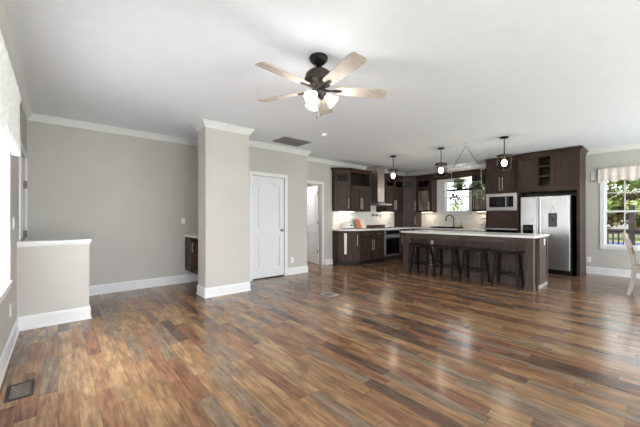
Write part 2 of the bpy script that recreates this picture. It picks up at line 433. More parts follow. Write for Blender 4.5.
# room beyond the open door
b = MB(); b.box(4.1, 4.2, YK + 0.1, 8.2, 0, CZ); b.box(6.3, 6.4, YK + 0.12, 8.2, 0, CZ); b.box(4.1, 6.4, 8.1, 8.2, 0, CZ)
struct(b.build('wall_hall', M['wall']), 'pale walls of the room beyond the open door', 'wall')
# wing wall (square column) and half wall
b = MB(); b.box(1.69, 2.42, 4.58, 4.9, 0, CZ); b.box(1.98, 2.42, 4.9, YC, 0, CZ)
struct(b.build('wall_column', M['wall']), 'square grey column with white crown and base', 'column')
struct(MB().box(XL, 0.285, 4.59, 4.71, 0, 0.93).build('wall_half', M['wall']), 'low grey half wall beside left window wall', 'half wall')
b = MB().box(XL, 0.31, 4.565, 4.735, 0.93, 0.965); b.box(XL, 0.295, 4.578, 4.722, 0.905, 0.93)
struct(b.build('trim_1', M['trim'], bevel=0.006), 'white ledge cap on the half wall', 'trim')

# crown moulding and baseboards
CROWN = [(0, -0.095), (0.012, -0.095), (0.018, -0.075), (0.03, -0.06), (0.05, -0.028), (0.06, -0.016), (0.07, -0.012), (0.07, 0.0), (0, 0.0)]
BASE = [(0, 0), (0.022, 0), (0.022, 0.018), (0.015, 0.024), (0.015, 0.125), (0.009, 0.145), (0.004, 0.15), (0, 0.15)]
def trims(n, paths, prof, z, label, pref):
    b = MB()
    for p in paths: b.sweep(p, prof, z)
    struct(b.build('%s_%s' % (pref, n), M['trim']), label, 'trim')
trims(2, [[(XL, YO), (XL, YB), (2.4, YB)]], CROWN, CZ, 'white crown moulding along left and far walls', 'trim')
trims(3, [[(1.69, 4.95), (1.69, 4.58), (2.42, 4.58), (2.42, YC), (4.2, YC), (4.2, YK), (7.0, YK), (XR, YK), (XR, 2.98)]], CROWN, CZ, 'white crown moulding round column, closet and kitchen', 'trim')
trims(4, [[(XR, 1.12), (XR, YO)]], CROWN, CZ, 'white crown moulding over the dining window', 'trim')
trims('left', [[(XL, YO), (XL, 4.59), (0.285, 4.59), (0.285, 4.71)], [(XL, 4.71), (XL, 4.78)], [(XL, 5.78), (XL, YB), (2.4, YB)]], BASE, 0, 'white baseboard along the left side and half wall', 'baseboard')
trims('middle', [[(1.69, 4.92), (1.69, 4.58), (2.42, 4.58), (2.42, YC), (2.77, YC)], [(3.66, YC), (4.2, YC), (4.2, YK), (4.25, YK)], [(5.15, YK), (5.41, YK)]], BASE, 0, 'white baseboard round column and closet', 'baseboard')
trims('right', [[(XR, 1.12), (XR, YO)]], BASE, 0, 'white baseboard below the dining window', 'baseboard')

# ---------------------------------------------------------------- windows
def window(n, fr, w, z0, z1, cols, upper_rows, lower_rows, label, casing=0.07, rows_at=None):
    """double-hung window in an opening of width w (u 0..w); fr.n points into the room"""
    root = thing('window_%d' % n, label, 'window', fr.p(w / 2, z0), kind='structure')
    c = MB()
    c.fbox(fr, -casing, 0, z0 - casing, z1 + casing, 0, 0.018); c.fbox(fr, w, w + casing, z0 - casing, z1 + casing, 0, 0.018)
    c.fbox(fr, 0, w, z1, z1 + casing, 0, 0.018); c.fbox(fr, 0, w, z0 - casing, z0, 0, 0.018)
    c.build('casing', M['trim'], root, bevel=0.004)
    MB().fbox(fr, -casing - 0.01, w + casing + 0.01, z0 - 0.012, z0 + 0.012, 0.0, 0.03).build('sill', M['trim'], root)
    zm = z0 + (z1 - z0) * 0.475
    for nm, a, q, d, rows in (('upper_sash', zm - 0.02, z1, -0.075, upper_rows), ('lower_sash', z0, zm + 0.02, -0.045, lower_rows)):
        f = MB(); t = 0.035
        f.fbox(fr, 0, t, a, q, d - 0.015, d + 0.015); f.fbox(fr, w - t, w, a, q, d - 0.015, d + 0.015)
        f.fbox(fr, t, w - t, a, a + t, d - 0.015, d + 0.015); f.fbox(fr, t, w - t, q - t, q, d - 0.015, d + 0.015)
        for i in range(1, cols):
            u = w * i / cols; f.fbox(fr, u - 0.009, u + 0.009, a + t, q - t, d - 0.006, d + 0.006)
        for i in range(1, rows):
            z = a + (q - a) * i / rows; f.fbox(fr, t, w - t, z - 0.009, z + 0.009, d - 0.0055, d + 0.0055)
        so = f.build(nm, M['trim'], root)
        MB().fbox(fr, t, w - t, a + t, q - t, d - 0.002, d + 0.002).build('pane', M['pane'], so)
    j = MB()
    j.fbox(fr, 0, 0.004, z0, z1, -0.115, -0.001); j.fbox(fr, w - 0.004, w, z0, z1, -0.115, -0.001)
    j.fbox(fr, 0.004, w - 0.004, z1 - 0.004, z1, -0.115, -0.001); j.fbox(fr, 0.004, w - 0.004, z0, z0 + 0.004, -0.115, -0.001)
    j.build('jamb', M['trim'], root)
    return root
window(1, Fr((XL, LW[0], 0), (0, 1, 0), (1, 0, 0)), LW[1] - LW[0], LW[2], LW[3], 1, 1, 1, 'left window behind closed white blinds')
window(2, Fr((XR, RW[0], 0), (0, 1, 0), (-1, 0, 0)), RW[1] - RW[0], RW[2], RW[3], 3, 2, 1, 'dining window looking out on trees')
window(3, Fr((XR, KW[0], 0), (0, 1, 0), (-1, 0, 0)), KW[1] - KW[0], KW[2], KW[3], 3, 2, 2, 'small white kitchen window above the sink')

# ---------------------------------------------------------------- doors
def panel_door(fr, w, z0, z1, th=0.035):
    """two-panel slab, arched upper panel; front face at n = 0"""
    b = MB(); b.fbox(fr, 0, w, z0, z1, -th, -0.015)
    s = 0.11; mid0, mid1 = z0 + 0.83, z0 + 0.97; lo = z0 + 0.2; top = z1 - 0.12
    for n0, n1 in ((-0.015, 0.0),):
        b.fbox(fr, 0, s, z0, z1, n0, n1); b.fbox(fr, w - s, w, z0, z1, n0, n1)
        b.fbox(fr, s, w - s, z0, lo, n0, n1); b.fbox(fr, s, w - s, mid0, mid1, n0, n1)
        # top rail with an arch cut in its underside
        K = 12; arch = [(s + (w - 2 * s) * i / K, top - 0.085 + 0.085 * math.sin(PI * i / K)) for i in range(K + 1)]
        for (ua, za), (ub, zb) in zip(arch, arch[1:]):
            b.fprism(fr, [(ua, za), (ub, zb), (ub, z1), (ua, z1)], n0, n1)
    # raised fields
    b.fbox(fr, s + 0.035, w - s - 0.035, lo + 0.035, mid0 - 0.035, -0.015, -0.004)
    K = 12; u0, u1 = s + 0.035, w - s - 0.035
    poly = [(u0, mid1 + 0.035), (u1, mid1 + 0.035)] + [(u1 - (u1 - u0) * i / K, top - 0.12 + 0.08 * math.sin(PI * i / K)) for i in range(K + 1)]
    b.fprism(fr, poly, -0.015, -0.004)
    return b
def knob(fr, u, z, n=0.0):
    b = MB(); b.lathe([(0.0, 0), (0.03, 0), (0.03, 0.008), (0.012, 0.012), (0.012, 0.035), (0.026, 0.045), (0.03, 0.058), (0.024, 0.07), (0.0, 0.074)], fr.p(u, z, n), 18, fr.n)
    return b
def casing(fr, u0, u1, z1, w=0.07):
    b = MB(); b.fbox(fr, u0 - w, u0, 0, z1 + w, 0, 0.018); b.fbox(fr, u1, u1 + w, 0, z1 + w, 0, 0.018); b.fbox(fr, u0, u1, z1, z1 + w, 0, 0.018)
    return b
# closet door
fr = Fr((CD[0], YC, 0), (1, 0, 0), (0, -1, 0)); w = CD[1] - CD[0]
d2 = thing('door_2', 'closed white two-panel closet door', 'door', fr.p(w / 2, 0), kind='structure')
panel_door(Fr(fr.p(0.004, 0, -0.012), fr.u, fr.n), w - 0.008, 0.022, CD[3] - 0.004).build('slab', M['door'], d2)
casing(fr, 0, w, CD[3]).build('casing', M['trim'], d2, bevel=0.004)
knob(fr, w - 0.065, 0.96, -0.012).build('knob', M['nickel'], d2)
for z in (0.3, 1.05, 1.8): MB().fbox(fr, -0.004, 0.016, z, z + 0.09, -0.011, -0.002).build('hinge', M['nickel'], d2)
MB().fbox(fr, 0.004, w - 0.004, 0.001, 0.02, -0.09, -0.05).build('gap_shade', M['gap'], d2)  # dark strip standing in for the shade in the gap under the slab
# door standing open into the room beyond
fr = Fr((KD[0], YK, 0), (1, 0, 0), (0, -1, 0)); w = KD[1] - KD[0]
d3 = thing('door_3', 'white door standing open beside the kitchen cabinets', 'door', (KD[1], YK + 0.06, 0), kind='structure')
casing(fr, 0, w, KD[3]).build('casing', M['trim'], d3, bevel=0.004)
fo = Fr((KD[1] - 0.02, YK + 0.125, 0), (math.sin(math.radians(14)), math.cos(math.radians(14)), 0), (-math.cos(math.radians(14)), math.sin(math.radians(14)), 0))
panel_door(fo, 0.72, 0.02, KD[3] - 0.01).build('slab', M['door'], d3)
knob(fo, 0.655, 0.96).build('knob', M['nickel'], d3)
for z in (0.3, 1.05, 1.8): MB().fbox(fo, -0.012, 0.008, z, z + 0.09, 0.0, 0.008).build('hinge', M['black'], d3)
# entry door in the left wall
fr = Fr((XL, ED[0], 0), (0, 1, 0), (1, 0, 0)); w = ED[1] - ED[0]
d1 = thing('door_1', 'white entry door in the left wall beyond the half wall', 'door', fr.p(w / 2, 0), kind='structure')
panel_door(Fr(fr.p(0.004, 0, -0.02), fr.u, fr.n), w - 0.008, 0.01, ED[3] - 0.004).build('slab', M['door'], d1)
casing(fr, 0, w, ED[3]).build('casing', M['trim'], d1, bevel=0.004)
knob(fr, 0.07, 0.96, -0.02).build('knob', M['nickel'], d1)
for z in (0.95, 1.62): MB().fbox(fr, w - 0.02, w + 0.006, z, z + 0.1, -0.018, 0.02).build('hinge', M['vent_grey'], d1)

# ---------------------------------------------------------------- back splash tiles
struct(MB().box(5.42, XR, YK - 0.008, YK, 0.91, 1.385).build('trim_5', M['tile_x']), 'white tile backsplash behind the range', 'backsplash')
struct(MB().box(6.57, 7.22, YK - 0.008, YK, 1.385, 2.45).build('trim_7', M['tile_x']), 'white tile behind the range hood', 'backsplash')
b = MB(); b.box(XR - 0.008, XR, 2.96, YK - 0.01, 0.91, 1.31); b.box(XR - 0.008, XR, 4.40, 4.6, 1.31, 2.42); b.box(XR - 0.008, XR, 3.4, 3.54, 1.31, 2.42)
struct(b.build('trim_6', M['tile_y']), 'white tile backsplash round the kitchen window', 'backsplash')

# ================================================================= kitchen cabinets
def bar_handle(fr, u, z0, z1, horizontal=False, n=0.02):
    b = MB()
    if horizontal:
        b.tube([fr.p(z0, u, n + 0.03), fr.p(z1, u, n + 0.03)], 0.006, 8)
        for a in (z0 + 0.03, z1 - 0.03): b.tube([fr.p(a, u, n - 0.001), fr.p(a, u, n + 0.03)], 0.004, 6)
    else:
        b.tube([fr.p(u, z0, n + 0.03), fr.p(u, z1, n + 0.03)], 0.006, 8)
        for a in (z0 + 0.03, z1 - 0.03): b.tube([fr.p(u, a, n - 0.001), fr.p(u, a, n + 0.03)], 0.004, 6)
    return b
def shaker(fr, u0, u1, z0, z1, t=0.055, open_=False):
    b = MB(); n0, n1 = 0.001, 0.02
    b.fbox(fr, u0, u0 + t, z0, z1, n0, n1); b.fbox(fr, u1 - t, u1, z0, z1, n0, n1)
    b.fbox(fr, u0 + t, u1 - t, z0, z0 + t, n0, n1); b.fbox(fr, u0 + t, u1 - t, z1 - t, z1, n0, n1)
    if not open_: b.fbox(fr, u0 + t, u1 - t, z0 + t, z1 - t, n0, n1 - 0.010)
    return b
def fronts(root, fr, items, m='espresso'):
    """items: (kind, u0, u1, z0, z1, handle) kinds: door, drawer, glass, dark_glass, solid"""
    g = 0.003
    for it in items:
        kind, u0, u1, z0, z1, hd = it
        u0 += g; u1 -= g; z0 += g; z1 -= g
        if kind == 'door': o = shaker(fr, u0, u1, z0, z1).build('door', M[m], root)
        elif kind == 'drawer': o = shaker(fr, u0, u1, z0, z1, 0.035).build('drawer', M[m], root)
        elif kind == 'solid': o = MB().fbox(fr, u0, u1, z0, z1, 0.001, 0.012).build('panel', M[m], root)
        else:
            o = shaker(fr, u0, u1, z0, z1, 0.05, True).build('glass_door', M[m], root)
            MB().fbox(fr, u0 + 0.05, u1 - 0.05, z0 + 0.05, z1 - 0.05, 0.004, 0.009).build('pane', M['ribbed' if kind == 'glass' else 'black_glass'], o)
        if hd:
            s, a0, a1 = hd
            if s == 'h': bar_handle(fr, (z0 + z1) / 2, a0, a1, True).build('handle', M['nickel'], o)
            else: bar_handle(fr, (u0 + 0.03) if s == 'l' else (u1 - 0.03), a0, a1).build('handle', M['nickel'], o)
CABCROWN = [(0, 0), (0.008, 0), (0.012, 0.02), (0.04, 0.06), (0.05, 0.066), (0.05, 0.085), (-0.02, 0.085), (-0.02, 0)]

UB, UT = 1.385, 2.43            # wall cabinets
# -- angled end wall cabinet
poly = [(5.40, YK - 0.01), (5.40, 5.63), (5.75, 5.39), (5.75, YK - 0.01)]
r = thing('upper_cabinet', 'angled dark wall cabinet at the left end of kitchen run', 'cabinet', (5.6, 5.55, UB))
MB().prism(poly, UB, UT).build('carcass', M['espresso'], r)
dvec = Vector((0.35, -0.24, 0)); dl = dvec.length
fd = Fr((5.40, 5.63, 0), dvec, (-0.24, -0.35, 0))
fronts(r, fd, [('door', 0.02, dl - 0.01, UB, 2.09, ('r', 1.45, 1.72)), ('dark_glass', 0.02, dl - 0.01, 2.11, UT - 0.03, None)])
MB().sweep([(5.40, YK - 0.01), (5.40, 5.63), (5.75, 5.39)], CABCROWN, UT).build('crown', M['espresso_h'], r)
# -- two-door wall cabinet left of hood
f = Fr((5.752, 5.39, 0), (1, 0, 0), (0, -1, 0)); W = 0.82
r = thing('upper_cabinet', 'dark two-door wall cabinet with open top shelf, left of range hood', 'cabinet', (6.16, 5.55, UB))
b = MB(); b.fbox(f, 0, W, UB, 2.08, -0.32, 0); b.fbox(f, 0, W, UT - 0.02, UT, -0.32, 0)
b.fbox(f, 0, 0.03, 2.08, UT - 0.02, -0.32, 0); b.fbox(f, W - 0.03, W, 2.08, UT - 0.02, -0.32, 0)
b.build('carcass', M['espresso'], r)
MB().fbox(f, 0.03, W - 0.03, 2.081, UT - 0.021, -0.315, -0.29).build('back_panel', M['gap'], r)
fronts(r, f, [('door', 0.01, W / 2, UB, 2.07, ('r', 1.45, 1.74)), ('door', W / 2, W - 0.01, UB, 2.07, ('l', 1.45, 1.74))])
MB().sweep([(5.752, 5.39), (6.572, 5.39), (6.572, YK - 0.01)], CABCROWN, UT).build('crown', M['espresso_h'], r)
# -- wall cabinets right of hood
f = Fr((7.25, 5.39, 0), (1, 0, 0), (0, -1, 0)); W = 0.91
r = thing('upper_cabinet', 'dark wall cabinet between the range hood and kitchen corner', 'cabinet', (7.7, 5.55, UB))
MB().fbox(f, 0, W, UB, UT, -0.32, 0).build('carcass', M['espresso'], r)
fronts(r, f, [('door', 0.01, W / 2, UB, 2.09, ('r', 1.45, 1.74)), ('door', W / 2, W - 0.01, UB, 2.09, ('l', 1.45, 1.74)),
              ('dark_glass', 0.01, W / 2, 2.11, UT - 0.03, None), ('dark_glass', W / 2, W - 0.01, 2.11, UT - 0.03, None)])
MB().sweep([(7.25, YK - 0.01), (7.25, 5.39), (8.16, 5.39)], CABCROWN, UT).build('crown', M['espresso_h'], r)
# -- corner tower down to the counter
r = thing('corner_cabinet', 'dark corner cabinet standing on the counter with dark glass at top', 'cabinet', (8.4, 5.4, 0.915))
MB().prism([(8.165, YK - 0.012), (8.165, 5.39), (8.45, 5.10), (XR - 0.012, 5.10), (XR - 0.012, YK - 0.012)], 0.922, UT).build('carcass', M['espresso'], r)
dv = Vector((0.285, -0.29, 0)); dl = dv.length; fd = Fr((8.165, 5.39, 0), dv, (-0.29, -0.285, 0))
fronts(r, fd, [('door', 0.01, dl - 0.01, UB, 2.09, ('r', 1.45, 1.74)), ('door', 0.01, dl - 0.01, 0.93, UB - 0.01, ('r', 1.0, 1.25)), ('dark_glass', 0.01, dl - 0.01, 2.11, UT - 0.03, None)])
MB().sweep([(8.165, 5.39), (8.45, 5.10)], CABCROWN, UT).build('crown', M['espresso_h'], r)
# -- glass-door wall cabinets on each side of the window
def glass_cab(y0, y1, label, hs):
    f = Fr((8.45, y0, 0), (0, 1, 0), (-1, 0, 0)); W = y1 - y0
    r = thing('glass_cabinet', label, 'cabinet', (8.6, (y0 + y1) / 2, UB))
    MB().fbox(f, 0, W, UB, UT, -0.318, 0).build('carcass', M['espresso'], r)
    fronts(r, f, [('glass', 0.03, W - 0.03, UB, 2.09, (hs, 1.45, 1.7)), ('dark_glass', 0.03, W - 0.03, 2.11, UT - 0.03, None)])
    MB().sweep([(8.45, y1), (8.45, y0)], CABCROWN, UT).build('crown', M['espresso_h'], r)
glass_cab(4.58, 5.09, 'dark cabinet with glass door left of the kitchen window', 'l')
glass_cab(2.98, 3.42, 'dark cabinet with glass door between window and microwave tower', 'r')
b = MB().box(8.45, 8.47, 3.425, 4.575, 2.33, UT); b.sweep([(8.45, 4.575), (8.45, 3.425)], CABCROWN, UT)
tag(b.build('window_valance_board', M['espresso_h']), 'dark wood bridge board across the top of the kitchen window', 'valance board')

# -- range hood
r = thing('range_hood', 'tall dark steel chimney range hood above the cooktop', 'range hood', (6.98, 5.55, 1.6))
M['dark_steel'] = noisy(mat('dark_steel', lin(190, 174, 168), 0.34, 0.95), lin(178, 163, 157), lin(202, 187, 181), scale=(18, 18, 1), nscale=4)
b = MB(); b.box(6.76, 7.06, 5.27, YK - 0.01, 1.68, 2.67); b.build('chimney', M['dark_steel'], r, bevel=0.004)
b = MB(); K = 8
prof = [(5.27 - 0.05 * (i / K) ** 2, 1.68 - 0.07 * i / K, 0.03 * (i / K) ** 2) for i in range(K + 1)]
for (ya, za, xa), (yb, zb, xb) in zip(prof, prof[1:]):
    b.hexa([(6.76 - xb, yb, zb), (7.06 + xb, yb, zb), (7.06 + xb, 5.7, zb), (6.76 - xb, 5.7, zb), (6.76 - xa, ya, za), (7.06 + xa, ya, za), (7.06 + xa, 5.7, za), (6.76 - xa, 5.7, za)])
b.box(6.62, 7.2, 5.12, YK - 0.01, 1.576, 1.608)
b.build('canopy', M['steel'], r)
MB().box(6.70, 7.12, 5.2, 5.6, 1.566, 1.576).build('filter', M['vent_grey'], r)

# -- base cabinets on the range wall
BT = 0.88
r = thing('base_cabinet', 'angled dark base cabinet at the left end of the counter', 'cabinet', (5.6, 5.4, 0))
MB().prism([(5.42, YK - 0.01), (5.42, 5.50), (5.80, 5.11), (5.80, YK - 0.01)], 0.09, BT).build('carcass', M['espresso'], r)
MB().prism([(5.44, YK - 0.01), (5.44, 5.53), (5.82, 5.16), (5.80, YK - 0.01)], 0.0, 0.09).build('toe_kick', M['gap'], r)
dv = Vector((0.38, -0.39, 0)); dl = dv.length; fd = Fr((5.42, 5.50, 0), dv, (-0.39, -0.38, 0))
fronts(r, fd, [('door', 0.02, dl - 0.02, 0.1, BT - 0.02, ('r', 0.5, 0.78))])
def base(x0, x1, label, items):
    f = Fr((x0, 5.11, 0), (1, 0, 0), (0, -1, 0)); W = x1 - x0
    r = thing('base_cabinet', label, 'cabinet', ((x0 + x1) / 2, 5.4, 0))
    MB().fbox(f, 0, W, 0.09, BT, -0.6, 0).build('carcass', M['espresso'], r)
    MB().fbox(f, 0, W, 0, 0.089, -0.6, -0.06).build('toe_kick', M['gap'], r)
    fronts(r, f, items); return r
base(5.802, 6.81, 'dark base cabinet with two doors and two drawers left of the oven', [
    ('drawer', 0.01, 0.5, 0.7, BT - 0.01, ('h', 0.19, 0.33)), ('drawer', 0.5, 1.0, 0.7, BT - 0.01, ('h', 0.68, 0.82)),
    ('door', 0.01, 0.5, 0.1, 0.69, ('r', 0.36, 0.64)), ('door', 0.5, 1.0, 0.1, 0.69, ('l', 0.36, 0.64))])
base(7.585, 8.12, 'narrow dark base cabinet between the oven and the kitchen corner', [('door', 0.01, 0.5, 0.1, BT - 0.01, ('l', 0.45, 0.76))])
# oven
f = Fr((6.83, 5.11, 0), (1, 0, 0), (0, -1, 0)); W = 0.735
r = thing('wall_oven', 'stainless built-in oven with black glass door under the cooktop', 'oven', (7.2, 5.4, 0))
MB().fbox(f, 0, W, 0.0, BT - 0.003, -0.58, -0.002).build('body', M['gap'], r)
dr = MB().fbox(f, 0.0, W, 0.13, 0.72, -0.001, 0.03).build('oven_door', M['steel'], r, bevel=0.004)
MB().fbox(f, 0.05, W - 0.05, 0.2, 0.63, 0.0305, 0.034).build('glass', M['black_glass'], dr)
b = MB(); b.tube([f.p(0.06, 0.675, 0.075), f.p(W - 0.06, 0.675, 0.075)], 0.011, 10)
for a in (0.1, W - 0.1): b.tube([f.p(a, 0.675, 0.03), f.p(a, 0.675, 0.075)], 0.008, 8)
b.build('handle', M['steel'], dr)
cp = MB().fbox(f, 0, W, 0.73, BT - 0.004, -0.001, 0.026).build('control_panel', M['steel'], r, bevel=0.003)
MB().fbox(f, 0.06, W - 0.06, 0.76, 0.85, 0.0262, 0.029).build('display', M['black_glass'], cp)
# counter on the range wall + far wall (L-shape)
b = MB(); b.prism([(5.40, YK - 0.01), (5.40, 5.49), (5.79, 5.085), (8.125, 5.085), (8.125, 2.97), (XR - 0.01, 2.97), (XR - 0.01, YK - 0.01)], BT, 0.918)
tag(b.build('countertop', M['quartz'], bevel=0.004), 'white L-shaped counter running along the range and window walls', 'countertop')
# sink base on the far wall
f = Fr((8.15, 2.98, 0), (0, 1, 0), (-1, 0, 0)); W = 2.11
r = thing('base_cabinet', 'long dark sink cabinet under the kitchen window, behind island', 'cabinet', (8.45, 4.0, 0))
MB().fbox(f, 0, W, 0.09, BT, -0.6, 0).build('carcass', M['espresso'], r)
MB().fbox(f, 0, W, 0, 0.089, -0.6, -0.06).build('toe_kick', M['gap'], r)
fronts(r, f, [('door', 0.01 + 0.42 * i, 0.42 * (i + 1), 0.1, BT - 0.01, ('r' if i % 2 == 0 else 'l', 0.5, 0.78)) for i in range(5)])
# sink + tap
r = thing('kitchen_sink', 'dark sink with raised rim set in the counter below the window', 'sink', (8.42, 4.1, 0.918))
b = MB()
for a in ((8.2, 8.235, 3.72, 4.5), (8.60, 8.635, 3.72, 4.5), (8.235, 8.60, 3.72, 3.755), (8.235, 8.60, 4.465, 4.5)): b.box(*a, 0.919, 0.955)
b.build('rim', M['black'], r, bevel=0.004); MB().box(8.235, 8.60, 3.755, 4.465, 0.919, 0.924).build('basin', M['gap'], r)
r = thing('kitchen_faucet', 'tall gooseneck kitchen tap in front of the window', 'tap', (8.69, 4.03, 0.918))
b = MB(); b.lathe([(0.0, 0), (0.03, 0), (0.03, 0.03), (0.018, 0.05)], (8.69, 4.03, 0.9185), 16)
pts = [(8.69, 4.03, 0.94), (8.69, 4.03, 1.18)] + [(8.69 - 0.05 * (1 - math.cos(t)), 4.03 + 0.09 * (1 - math.cos(t)), 1.18 + 0.11 * math.sin(t)) for t in [PI * i / 10 for i in range(1, 11)]]
b.tube(pts, 0.016, 10); b.build('spout', M['gunmetal'], r)
MB().tube([pts[-1], Vector(pts[-1]) - Vector((0, 0, 0.07))], 0.021, 10).build('spray_head', M['gunmetal'], r)
MB().tube([(8.69, 4.01, 1.0), (8.69, 3.95, 1.04)], 0.007, 8).build('lever', M['nickel'], r)
r = thing('soap_bottle', 'small amber soap bottle beside the kitchen tap', 'bottle', (8.66, 3.8, 0.919))
MB().lathe([(0.0, 0), (0.03, 0), (0.032, 0.01), (0.032, 0.085), (0.012, 0.105), (0.012, 0.115), (0, 0.115)], (8.66, 3.8, 0.9195), 16).build('bottle_body', M['amber'], r)
b = MB().tube([(8.66, 3.8, 1.0345), (8.66, 3.8, 1.07)], 0.005, 8); b.tube([(8.66, 3.8, 1.068), (8.62, 3.8, 1.064)], 0.005, 8); b.build('pump', M['black'], r)

# -- oven / microwave tower
XO = 8.16
f = Fr((XO, 2.255, 0), (0, 1, 0), (-1, 0, 0)); W = 0.70
r = thing('oven_tower', 'tall dark cabinet tower holding the microwave, left of fridge', 'cabinet', (8.45, 2.6, 0))
b = MB(); b.fbox(f, 0, W, 0.09, 1.40, -0.61, 0); b.fbox(f, 0, W, 1.80, 2.59, -0.61, 0); b.fbox(f, 0, 0.03, 1.4, 1.8, -0.61, 0); b.fbox(f, W - 0.03, W, 1.4, 1.8, -0.61, 0)
b.fbox(f, 0.03, W - 0.03, 1.4, 1.8, -0.61, -0.5)
b.build('carcass', M['espresso'], r)
fronts(r, f, [('door', 0.01, W / 2, 1.83, 2.58, ('r', 1.88, 2.2)), ('door', W / 2, W - 0.01, 1.83, 2.58, ('l', 1.88, 2.2)),
              ('door', 0.01, W / 2, 0.97, 1.38, None), ('door', W / 2, W - 0.01, 0.97, 1.38, None)])
MB().sweep([(XO, 2.955), (XO, 2.255)], CABCROWN, 2.59).build('crown', M['espresso_h'], r)
r = thing('microwave', 'stainless microwave with black window built into the dark tower', 'microwave', (8.3, 2.6, 1.4))
b = MB(); z0, z1 = 1.402, 1.798; a, c = 0.033, W - 0.033
b.fbox(f, 0.012, W - 0.012, z0 - 0.01, 1.46, 0.003, 0.03); b.fbox(f, 0.012, W - 0.012, 1.745, z1 + 0.01, 0.003, 0.03)
b.fbox(f, 0.012, 0.075, 1.46, 1.745, 0.003, 0.03); b.fbox(f, W - 0.075, W - 0.012, 1.46, 1.745, 0.003, 0.03)
b.build('trim_kit', M['steel'], r, bevel=0.003)
MB().fbox(f, 0.075, W - 0.075, 1.46, 1.745, -0.3, 0.02).build('body', M['steel'], r)
MB().fbox(f, 0.09, 0.2, 1.48, 1.73, 0.0205, 0.026).build('control_panel', M['black_glass'], r)
dr = MB().fbox(f, 0.205, W - 0.085, 1.475, 1.735, 0.0205, 0.034).build('oven_door', M['black'], r)
MB().fbox(f, 0.27, W - 0.11, 1.505, 1.705, 0.0345, 0.037).build('window', M['black_glass'], dr)
bar_handle(f, 0.235, 1.49, 1.72, n=0.034).build('handle', M['steel'], dr)
# built-in oven below, its steel edge shows above the island
r = thing('wall_oven', 'oven with pale steel top edge low in the microwave tower', 'oven', (8.2, 2.6, 0.3))
MB().fbox(f, 0.03, W - 0.03, 0.3, 0.945, 0.001, 0.03).build('oven_door', M['black_glass'], r)
MB().fbox(f, 0.012, W - 0.012, 0.925, 0.96, 0.0305, 0.05).build('handle', M['steel'], r)

# -- fridge surround and fridge
XF = 8.08
f = Fr((XF, 1.13, 0), (0, 1, 0), (-1, 0, 0)); W = 1.12
r = thing('fridge_cabinet', 'tall dark cabinet surround enclosing the steel fridge', 'cabinet', (8.43, 1.69, 0))
b = MB(); b.fbox(f, 0, 0.05, 0, 1.80, -0.69, 0); b.fbox(f, W - 0.03, W, 0, 1.80, -0.69, 0)
c0, c1 = 0.50, 0.71       # open shelves
b.fbox(f, 0, W, 1.80, 1.90, -0.69, 0); b.fbox(f, 0, c0, 1.9, 2.60, -0.69, 0); b.fbox(f, c1, W, 1.9, 2.60, -0.69, 0); b.fbox(f, c0, c1, 1.9, 2.6, -0.69, -0.33)
b.fbox(f, c0, c1, 2.56, 2.6, -0.33, 0)
b.build('carcass', M['espresso'], r)
for z in (1.90, 2.12, 2.34): MB().fbox(f, c0 + 0.001, c1 - 0.001, z, z + 0.035, -0.329, -0.002).build('open_shelf', M['espresso_h'], r)
fronts(r, f, [('door', 0.08, c0 - 0.01, 1.92, 2.56, None), ('door', c1 + 0.01, W - 0.02, 1.92, 2.56, None)])
MB().sweep([(XF, 2.25), (XF, 1.13), (XR - 0.002, 1.13)], CABCROWN, 2.60).build('crown', M['espresso_h'], r)
r = thing('refrigerator', 'stainless side-by-side refrigerator with water dispenser', 'refrigerator', (8.4, 1.74, 0))
MB().box(8.13, 8.72, 1.27, 2.19, 0.02, 1.70).build('body', M['gap'], r)
f = Fr((8.07, 1.285, 0), (0, 1, 0), (-1, 0, 0)); W = 0.89; sp = 0.545
d1_ = MB().fbox(f, 0.0, sp, 0.1, 1.69, -0.055, 0.012).build('fridge_door', M['steel_v'], r, bevel=0.008)
d2_ = MB().fbox(f, sp + 0.008, W, 0.1, 1.69, -0.055, 0.012).build('freezer_door', M['steel_v'], r, bevel=0.008)
for dd, u in ((d1_, sp - 0.04), (d2_, sp + 0.048)):
    b = MB(); b.tube([f.p(u, 0.55, 0.06), f.p(u, 1.62, 0.06)], 0.013, 10)
    for z in (0.6, 1.57): b.tube([f.p(u, z, 0.011), f.p(u, z, 0.06)], 0.01, 8)
    b.build('handle', M['steel'], dd)
dsp = MB().fbox(f, sp + 0.085, W - 0.035, 0.78, 1.20, 0.0125, 0.018).build('dispenser', M['steel'], d2_)
MB().fbox(f, sp + 0.1, W - 0.05, 0.79, 1.06, 0.0182, 0.021).build('dispenser_recess', M['black_glass'], dsp)
MB().fbox(f, sp + 0.14, W - 0.09, 0.92, 1.0, 0.0212, 0.03).build('paddle', M['black'], dsp)
MB().fbox(f, 0.0, W, 0.02, 0.09, -0.05, 0.0).build('grille', M['black'], r)
# slate board on a string
f = Fr((8.057, 1.50, 0), (0, 1, 0), (-1, 0, 0))
r = thing('memo_board', 'small slate memo board hung by a string on the fridge door', 'sign', (8.05, 1.575, 1.03))
MB().fbox(f, 0, 0.155, 1.02, 1.32, 0.001, 0.01).build('board', M['slate'], r, bevel=0.003)
b = MB(); b.tube([f.p(0.03, 1.32, 0.006), f.p(0.0775, 1.46, 0.006), f.p(0.125, 1.32, 0.006)], 0.003, 6); b.ball(f.p(0.0775, 1.465, 0.008), 0.008); b.build('string', M['black'], r)
b = MB(); b.lathe([(0.0, 0), (0.012, 0), (0.012, 0.006), (0, 0.006)], f.p(0.0775, 1.19, 0.0105), 12, f.n); b.fbox(f, 0.071, 0.084, 1.15, 1.185, 0.0105, 0.013); b.build('emblem', M['black'], r)

